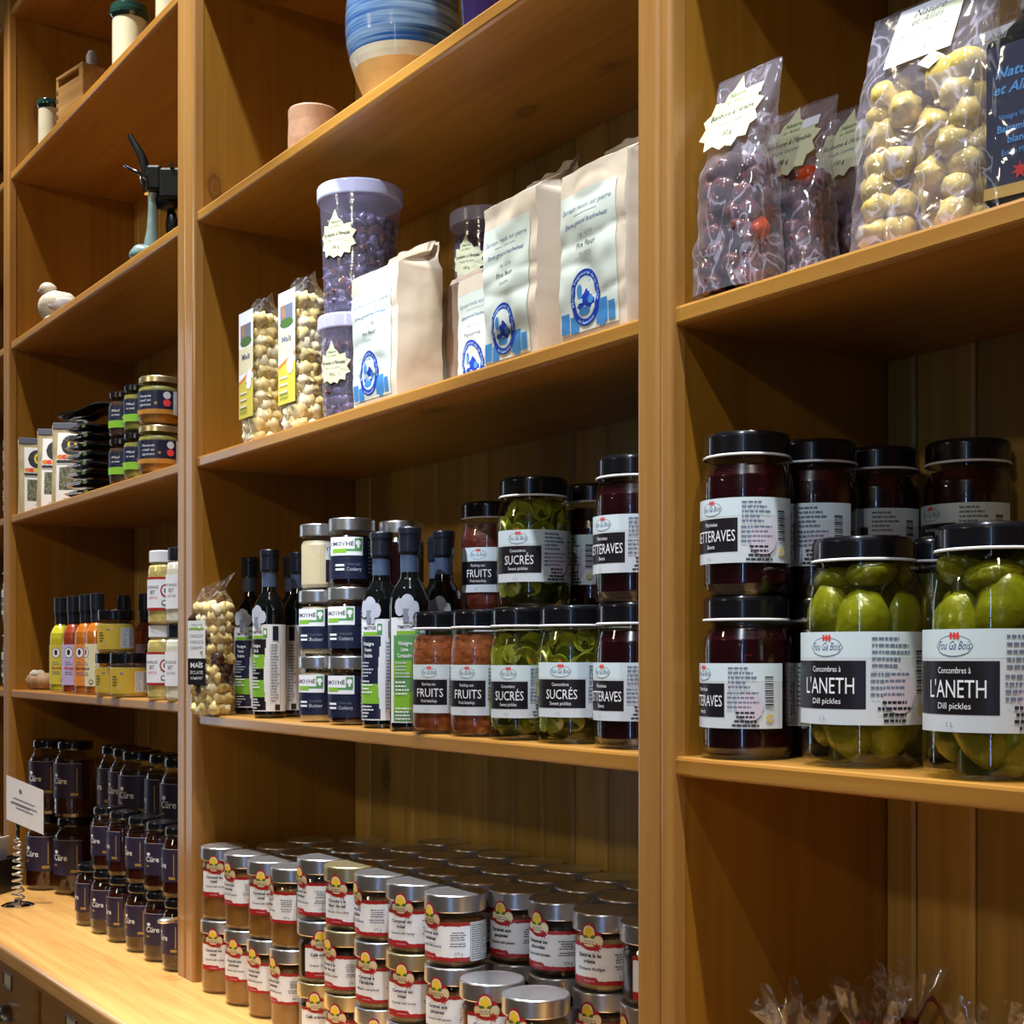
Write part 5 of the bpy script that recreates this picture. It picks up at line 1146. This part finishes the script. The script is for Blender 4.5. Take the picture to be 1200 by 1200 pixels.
def flour_bag(W, D, H, seed, fold, kind):
    """block-bottom paper bag; front face printed; top gathers back to a ridge; fold 'roll' = rolled down top"""
    def shape(t, a, seed=seed):
        """t 0..1 height, a 0..1 around (0 = front left corner, then front, right, back, left)"""
        per = [W, D, W, D]; tot = 2 * (W + D); p = a * tot
        k = max(0.0, (t - .80) / .20)                       # 0 below the shoulder
        dd = D * (1 - .93 * k); yo = D * .42 * k ** 1.2; ww = W * (1 - .05 * k)
        bul = math.sin(min(1, t / .85) * PI) * .006
        if p < W: x_, y_ = -ww / 2 + ww * p / W, -dd / 2; x_, y_ = x_, y_ - bul * math.sin(PI * p / W) * .8
        elif p < W + D: q = (p - W) / D; x_, y_ = ww / 2 + (bul - .012 * k) * math.sin(PI * q), -dd / 2 + dd * q
        elif p < 2 * W + D: q = (p - W - D) / W; x_, y_ = ww / 2 - ww * q, dd / 2 + bul * math.sin(PI * q)
        else: q = (p - 2 * W - D) / D; x_, y_ = -ww / 2 - (bul - .012 * k) * math.sin(PI * q), dd / 2 - dd * q
        z = t * H
        v3 = Vector((x_ * 14 + seed * 5, y_ * 14, z * 13))
        n = noise.noise(v3) * .0035 + noise.noise(v3 * 2.7) * .0016
        am = min(1, t * 6) * (1 + 1.2 * k)
        cr = (abs(noise.noise(Vector((x_ * 9 + seed, y_ * 8, z * 26)))) ** .6) * .0065 * am
        return Vector((x_ + n * am * .6, y_ + yo + n * am - cr * .5, z - (.018 * k * (1 + noise.noise(Vector((x_ * 14, seed, 0))))) * (1 if t < .999 else .4)))
    def f():
        b = MB(); nu, nv = 120, 60; vs = []; fs = []
        for j in range(nv + 1):
            for i in range(nu): vs.append(shape(j / nv, i / nu))
        nf = int(nu * W / (2 * (W + D)))
        o = []
        for j in range(nv):
            for i in range(nu):
                q = (i + 1) % nu; fs.append((j * nu + i, j * nu + q, (j + 1) * nu + q, (j + 1) * nu + i))
        fs.append(tuple(reversed(range(nu)))); fs.append(tuple(nv * nu + i for i in range(nu)))
        b.add(vs, fs, kind, True)
        out = [('bag_body', b)]
        L = Lab(lambda u, v, l: tuple(shape(v / H, (u + W / 2) / (2 * (W + D))) + Vector((0, -l - .0006, 0))), du=.004, dv=.004)
        w = W / 2 - .004
        L.rect(-w - .002, .008, w - .010, H * .80 * .86, 'bag_print')
        q = (w - .007) ; cx = -.007
        t0 = H * .60
        L.text('Sarrasin moulu sur pierre', cx, t0, .0062, 'ink_blue', w=2 * w * .82, shear=.35)
        L.rect(cx - .024, t0 - .006, cx + .024, t0 - .0054, 'ink_soft')
        L.text('Stone ground buckwheat', cx, t0 - .018, .0058, 'ink_blue', w=2 * w * .72, shear=.35)
        L.text('1 kg - 2,2 Lb', cx, t0 - .032, .0042, 'ink_soft', w=.030)
        L.text('Fine fleur' if seed != 4 else 'Paysanne', cx, t0 - .046, .0066, 'ink', w=.040); L.text('Sans gluten', cx, t0 - .055, .0034, 'ink_soft', w=.024)
        for i, (u0, v0, u1, v1) in enumerate(((-w, .010, -w + .016, .034), (-w + .018, .008, -w + .034, .028), (w - .052, .012, w - .030, .040), (w - .028, .012, w - .016, .034), (w - .045, .008, w - .034, .020))): L.rect(u0, v0, u1, v1, 'tile_blue')
        cu, cv, ru, rv = cx - .004, .047, .0285, .0335
        L.ell(cu, cv, ru, rv, 'seal_blue'); L.ell(cu, cv, ru * .74, rv * .76, 'seal_light')
        L.ell(cu, cv, ru * .70, rv * .72, 'bag_print')
        L.col(cu - .016, cu + .017, lambda u: cv - .012 + .003 * math.sin(u * 400), lambda u: cv + .011 - abs(u - cu - .003) * 1.1 + .003 * noise.noise(Vector((u * 300, 1, 2))), 'seal_blue')
        L.ell(cu - .010, cv + .008, .005, .009, 'tile_blue'); L.ell(cu - .002, cv - .016, .011, .005, 'tile_blue'); L.ell(cu + .010, cv - .004, .005, .005, 'tile_blue'); L.rect(cu - .011, cv - .006, cu - .004, cv - .001, 'seal_light')
        L.arctext('Moulin Seigneurial de la Côte', cu, cv, ru * .80, rv * .82, .0036, 'seal_light', 195, -15)
        L.arctext('de Saint-Luc', cu, cv, ru * .94, rv * .94, .0036, 'seal_light', 235, 305, True)
        out.append(('printed_label', L))
        if fold == 'roll':
            r = MB(); pts = [(-W * .42 + W * .84 * i / 8, D * .40 + .003 * math.sin(i * 2), H * .985 - .012 + .002 * math.sin(i * 3 + 1)) for i in range(9)]
            r.tube(pts, [.010, .012, .012, .011, .012, .012, .011, .012, .010], kind, 14); out.append(('rolled_top', r))
        else:
            r = MB(); n = 16; vs = []
            for i in range(n + 1):
                p = shape(1.0, (i / n) * W / (2 * (W + D))); hh = .004 + (.030 * (i / n) ** 2.5 if seed == 3 else .004) + .001 * math.sin(i * 1.7)
                for dy in (0, .003): vs += [p + Vector((0, dy, -.006)), p + Vector((0, dy + .010 + .006 * math.sin(i), hh))]
            fs = []
            for i in range(n):
                a = i * 4; fs += [(a, a + 4, a + 5, a + 1), (a + 2, a + 3, a + 7, a + 6), (a + 1, a + 5, a + 7, a + 3)]
            r.add(vs, fs, kind, True); out.append(('folded_top', r))
        return out
    return f
G = 'buckwheat flour bags'
put('fb1', flour_bag(.132, .078, .250, 1, 'roll', 'kraft_w' if False else 'bag_white'), 'flour_bag', 'leftmost buckwheat flour bag, its top rolled down and brightly lit', 'bag', (-1.852, 1.052, ZM2), R_(1), G)
put('fb2', flour_bag(.124, .078, .268, 2, 'fold', 'bag_white'), 'flour_bag', 'buckwheat flour bag in the middle of the three large ones, folded top', 'bag', (-1.500, 1.060, ZM2), R_(0), G)
put('fb3', flour_bag(.128, .078, .256, 3, 'fold', 'bag_white'), 'flour_bag', 'rightmost buckwheat flour bag beside the post, its folded top corner pointing up', 'bag', (-1.313, 1.052, ZM2), R_(0), G)
put('fb4', flour_bag(.110, .060, .220, 4, 'fold', 'bag_white'), 'flour_bag', 'coarse buckwheat flour bag set back between the left and middle ones', 'bag', (-1.702, 1.135, ZM2), R_(0), G)
put('fb5', flour_bag(.105, .075, .225, 5, 'roll', 'kraft'), 'flour_bag', 'brown paper flour bag behind the leftmost one, only its side in view', 'bag', (-1.842, 1.150, ZM2), R_(0), G)

# ================================================================ RIGHT UNIT: candy bags and vinegar in cellophane
def candy_bag(W, D, H, fill, mats, seed, leaf=True, flare=1.0, csz=.0145):
    def f():
        rnd = random.Random(seed); c = MB(); z = csz * .8
        while z < H * fill:
            k = z / H; w, d = W / 2 * (1 - .10 * k) - csz, D / 2 * (1 - .35 * k) - csz * .9
            n = max(5, int(2 * PI * math.sqrt((w * w + d * d) / 2) / (csz * 1.5)))
            for i in range(n):
                a = 2 * PI * (i + rnd.uniform(-.2, .2) + .5 * (int(z / csz) % 2)) / n; ca, sa = math.cos(a), math.sin(a)
                c.blob((math.copysign(abs(ca) ** .55, ca) * w, math.copysign(abs(sa) ** .6, sa) * d, z + rnd.uniform(-.003, .003)), (csz * rnd.uniform(.8, 1.1), csz * .9, csz * rnd.uniform(.75, 1)), mats[0] if rnd.random() > .12 or len(mats) < 2 else mats[1], rnd.random() * 60, .16, 1.8, rotm(rnd), 10, 7)
            z += csz * 1.2
        c.blob((0, 0, H * fill * .46), (W / 2 - csz * 2, max(.006, D / 2 - csz * 2.2), H * fill * .42), mats[0], 1, .05)
        g = MB(); vs = []; fs = []; nu, nv = 64, 56
        for j in range(nv + 1):
            t = j / nv; zz = t * H; k = max(0, (t - fill * .85) / (1 - fill * .85)); dd = D * (1 - .35 * t) * (1 - k) + .003 * k; ww = W * (1 - .06 * t) * (1 + .05 * k * flare)
            for i in range(nu):
                a = 2 * PI * i / nu; ca, sa = math.cos(a), math.sin(a)
                x_ = math.copysign(abs(ca) ** .45, ca) * ww / 2; y_ = math.copysign(abs(sa) ** .5, sa) * dd / 2
                v3 = Vector((x_ * 38, y_ * 38 + seed, zz * 34)); n = (noise.noise(v3) * .0045 + noise.noise(v3 * 2.3) * .002) * min(1, t * 8) * (1 - .6 * k)
                nrm = Vector((ca * W, sa * D, 0)).normalized(); vs.append((x_ + nrm.x * n + nrm.x * .001, y_ + nrm.y * n + nrm.y * .001 + (.012 * k * k), zz))
        for j in range(nv):
            for i in range(nu):
                q = (i + 1) % nu; fs.append((j * nu + i, j * nu + q, (j + 1) * nu + q, (j + 1) * nu + i))
        g.add(vs, fs, 'cellophane', True)
        def sf(u, v, l):
            t = v / H; k = max(0, (t - fill * .85) / (1 - fill * .85)); dd = D * (1 - .35 * t) * (1 - k) + .003 * k
            return (u, -dd / 2 - .004 * (1 - k) - .0015 + .012 * k * k - l, v)
        L = Lab(sf, dv=.01)
        if leaf == 'leaf':
            leaf_label(L, -.004, H * .79, .041, wt='150 g'); L.rect(.010, H * .80 + .012, .032, H * .80 + .024, 'paper_white')
        elif leaf == 'square':
            L.rect(-.036, H * .715, .036, H * .985, 'paper_white'); L.rect(-.036, H * .885, .036, H * .94, 'label_band'); L.rect(-.036, H * .885, .036, H * .93, 'green_leaf') if False else None
            L.text('Nature', 0, H * .925, .0085, 'ink', w=.034, shear=.3); L.text('et Alliés', 0, H * .888, .0075, 'ink', w=.034, shear=.3)
            L.text('Bonbons au miel', 0, H * .835, .0065, 'ink', w=.054, shear=.2); L.text('Honey Candies', 0, H * .80, .0042, 'ink_soft', w=.034); L.text('150 g', 0, H * .755, .0048, 'ink_soft', w=.016)
            L.poly([(.018, H * .64), (.032, H * .68), (.018, H * .72), (.004, H * .68)], 'paper_white')
        return [('candies', c, {'kind': 'stuff'}), ('bag_film', g)] + ([('label', L)] if leaf else [])
    return f
G = 'bags of dark maple candies'
for i, (x, y, rz) in enumerate(((-1.090, 1.034, 4), (-1.088, 1.116, 6), (-1.086, 1.202, 3), (-1.084, 1.280, 4))):
    put('cb%d' % (i % 2), candy_bag(.088, .066, (.246, .225)[i % 2], .60, ('candy_red', 'candy_amber'), 3 + i % 2, 'leaf'), 'candy_bag', ('cellophane bag of dark maple candies nearest the post, leaf-shaped label facing out', 'second cellophane bag of dark maple candies, just behind the front one', 'third cellophane bag of dark maple candies along the side panel', 'rearmost cellophane bag of dark maple candies, against the back boards')[i], 'bag', (x, y, ZM2 + .002), R_(rz), G, tilt=(R_(-2), 0))
G = 'bags of yellow honey candies'
put('cy', candy_bag(.138, .075, .240, .64, ('candy_yellow',), 7, 'square', csz=.019), 'candy_bag', 'cellophane bag of pale yellow honey candies in front, square label at its top', 'bag', (-.859, 1.054, ZM2 + .002), R_(6), G, tilt=(R_(-2), 0))
put('cy', candy_bag(.138, .075, .240, .64, ('candy_yellow',), 7, 'square', csz=.019), 'candy_bag', 'cellophane bag of honey candies standing behind the front one', 'bag', (-.850, 1.160, ZM2), R_(6), G)
def wrapped_bottle():
    def f():
        g = MB(); g.box((-.036, -.036, 0), (.036, .036, .150), 'bottle_black', .009); g.lathe([(.034, .148), (.030, .158), (.0165, .172), (.0145, .20), (.0145, .235)], 'bottle_black', 36)
        c = MB(); c.lathe([(.0165, .225), (.0165, .262), (.004, .264)], 'cap_black', 28)
        L = Lab(flat_surf(-.0362)); L.rect(-.032, .018, .032, .140, 'label_navy'); L.rect(.026, .034, .0285, .132, 'gold_ink'); L.rect(-.034, .010, .034, .020, 'gold_ink')
        L.text('Nature', -.004, .112, .0085, 'tile_blue', w=.040, shear=.3, bold=.02); L.text('et Alliés', -.004, .098, .0085, 'tile_blue', w=.042, shear=.3, bold=.02)
        L.text('Vinaigre Vinegar', -.004, .076, .0045, 'tile_blue', w=.034); L.text('Balsamique', -.004, .065, .0062, 'tile_blue', w=.036, bold=.02); L.text('blanc', -.004, .055, .0062, 'tile_blue', w=.018, bold=.02); L.text('Érable Maple', -.004, .045, .0045, 'tile_blue', w=.028)
        pts = []
        for i in range(14):
            a = 2 * PI * i / 14 + PI / 2; r = .008 if i % 2 == 0 else .0035; pts.append((-.002 + r * math.cos(a), .030 + r * math.sin(a)))
        L.poly(pts, 'red')
        w = MB(); vs = []; fs = []; nu, nv = 48, 36
        for j in range(nv + 1):
            t = j / nv; k = max(0, (t - .6) / .4); s = .043 * (1 - .35 * k)
            for i in range(nu):
                a = 2 * PI * i / nu; ca, sa = math.cos(a), math.sin(a); n = noise.noise(Vector((ca * 2.4, sa * 2.4, t * 9))) * .004
                vs.append((math.copysign(abs(ca) ** .5, ca) * (s + n), math.copysign(abs(sa) ** .5, sa) * (s + n), t * .29))
        for j in range(nv):
            for i in range(nu):
                q = (i + 1) % nu; fs.append((j * nu + i, j * nu + q, (j + 1) * nu + q, (j + 1) * nu + i))
        w.add(vs, fs, 'cellophane_smooth', True)
        return [('glass_bottle', g), ('cap', c), ('label', L), ('bag_film', w)]
    return f
x = ax(1217, 1.052); put('wb', wrapped_bottle(), 'vinegar_bottle', 'square black balsamic vinegar bottle wrapped in cellophane at the right edge', 'bottle', (x, 1.055, ZM2), R_(12))

def twist_bag(seed):
    def f():
        rnd = random.Random(seed); H = .27; Rr = .045; c = MB(); z = .012
        while z < .15:
            for i in range(10):
                a = 2 * PI * (i + rnd.random() * .3) / 10; c.blob(((Rr - .014) * math.cos(a), (Rr - .014) * math.sin(a), z), (.012, .012, .011), 'candy_red', rnd.random() * 30, .15, 2, None, 8, 6)
            z += .018
        c.lathe([(.02, .004), (.02, .15)], 'candy_red', 10)
        g = MB(); nu = 40; prof = [(.042, 0), (.046, .02), (.047, .10), (.043, .15), (.030, .175), (.010, .197), (.007, .203), (.012, .212), (.026, .235), (.038, .262)]; vs = []; fs = []
        for j, (r, z) in enumerate(prof):
            for i in range(nu):
                a = 2 * PI * i / nu; fr = (.30 if j >= 7 else .06) * noise.noise(Vector((math.cos(a) * 3.2 + seed, math.sin(a) * 3.2, z * 14)))
                pleat = 1 + fr + (.28 * math.sin(a * 9 + seed) if j >= 7 else .10 * math.sin(a * 9) if j >= 4 else 0)
                vs.append((r * pleat * math.cos(a), r * pleat * math.sin(a), z + (.03 * noise.noise(Vector((math.cos(a) * 2, math.sin(a) * 2, seed))) + .008 * math.sin(a * 6 + seed) if j == len(prof) - 1 else 0)))
        for j in range(len(prof) - 1):
            for i in range(nu):
                q = (i + 1) % nu; fs.append((j * nu + i, j * nu + q, (j + 1) * nu + q, (j + 1) * nu + i))
        g.add(vs, fs, 'cellophane_smooth', True)
        r = MB(); r.lathe([(.0085, .196), (.0105, .200), (.0085, .204)], 'ribbon', 16)
        for sgn in (1, -1):
            pts = []
            for i in range(9):
                t = i / 8; pts.append((sgn * (.008 + .034 * t), -.006 - .004 * math.sin(t * 5), .200 + .030 * math.sin(t * 3.4)))
            vs = []; 
            for p in pts: vs += [(p[0], p[1] - .005, p[2]), (p[0], p[1] + .005, p[2] + .003), (p[0], p[1] + .005, p[2] + .0015), (p[0], p[1] - .005, p[2] - .0015)]
            fs = []
            for i in range(8):
                a = i * 4
                for q in range(4): fs.append((a + q, a + (q + 1) % 4, a + 4 + (q + 1) % 4, a + 4 + q))
            r.add(vs, fs, 'ribbon', True)
        return [('candies', c, {'kind': 'stuff'}), ('bag_film', g), ('ribbon', r)]
    return f
G = 'twisted candy bags on the counter at the lower right'
for i, (px, y, rz) in enumerate(((935, 1.06, 20), (1022, 1.17, 100), (1066, 1.28, 40), (1100, 1.07, 150), (1160, 1.19, 70))):
    put('tw%d' % (i % 3), twist_bag(i % 3 + 2), 'candy_bag', 'twisted cellophane bag tied with dark red ribbon, %s from the left at the lower right' % ORD[i], 'bag', (ax(px, y), y, ZC + .0005), R_(rz), G)

# ================================================================ FAR-LEFT UNIT, seen as a sliver
G = 'jars in the far-left unit'
put('cs', J_cure(.1415, .0395, .034, False), 'honey_jar', 'dark jar on the upper shelf of the far-left unit at the photo edge', 'jar', (-3.975, 1.05, ZT), 0, G)
put('sp3', spread(.0445, .103, 'spread_olive', 'spread_orange', 'gold', True), 'spread_jar', 'gold-lidded jar in the far-left unit at the photo edge', 'jar', (-3.985, 1.06, ZU), 0, G)
for lv in range(2): put('tim0', J_tim('cream_food', BUT, 0), 'spread_jar', ('pale jar with a silver lid in the far-left unit, lower of two', 'pale jar with a silver lid in the far-left unit, upper of two')[lv], 'jar', (-3.975, 1.045, ZM2 + lv * .1095), R_(30), G)
for lv in range(2): put('fruit_d', J_fruit_d, 'ketchup_jar', ('dark fruit ketchup jar in the far-left unit, lower of two', 'dark fruit ketchup jar in the far-left unit, upper of two')[lv], 'jar', (-3.985, 1.055, -.0875 + lv * .1727), R_(20), G)
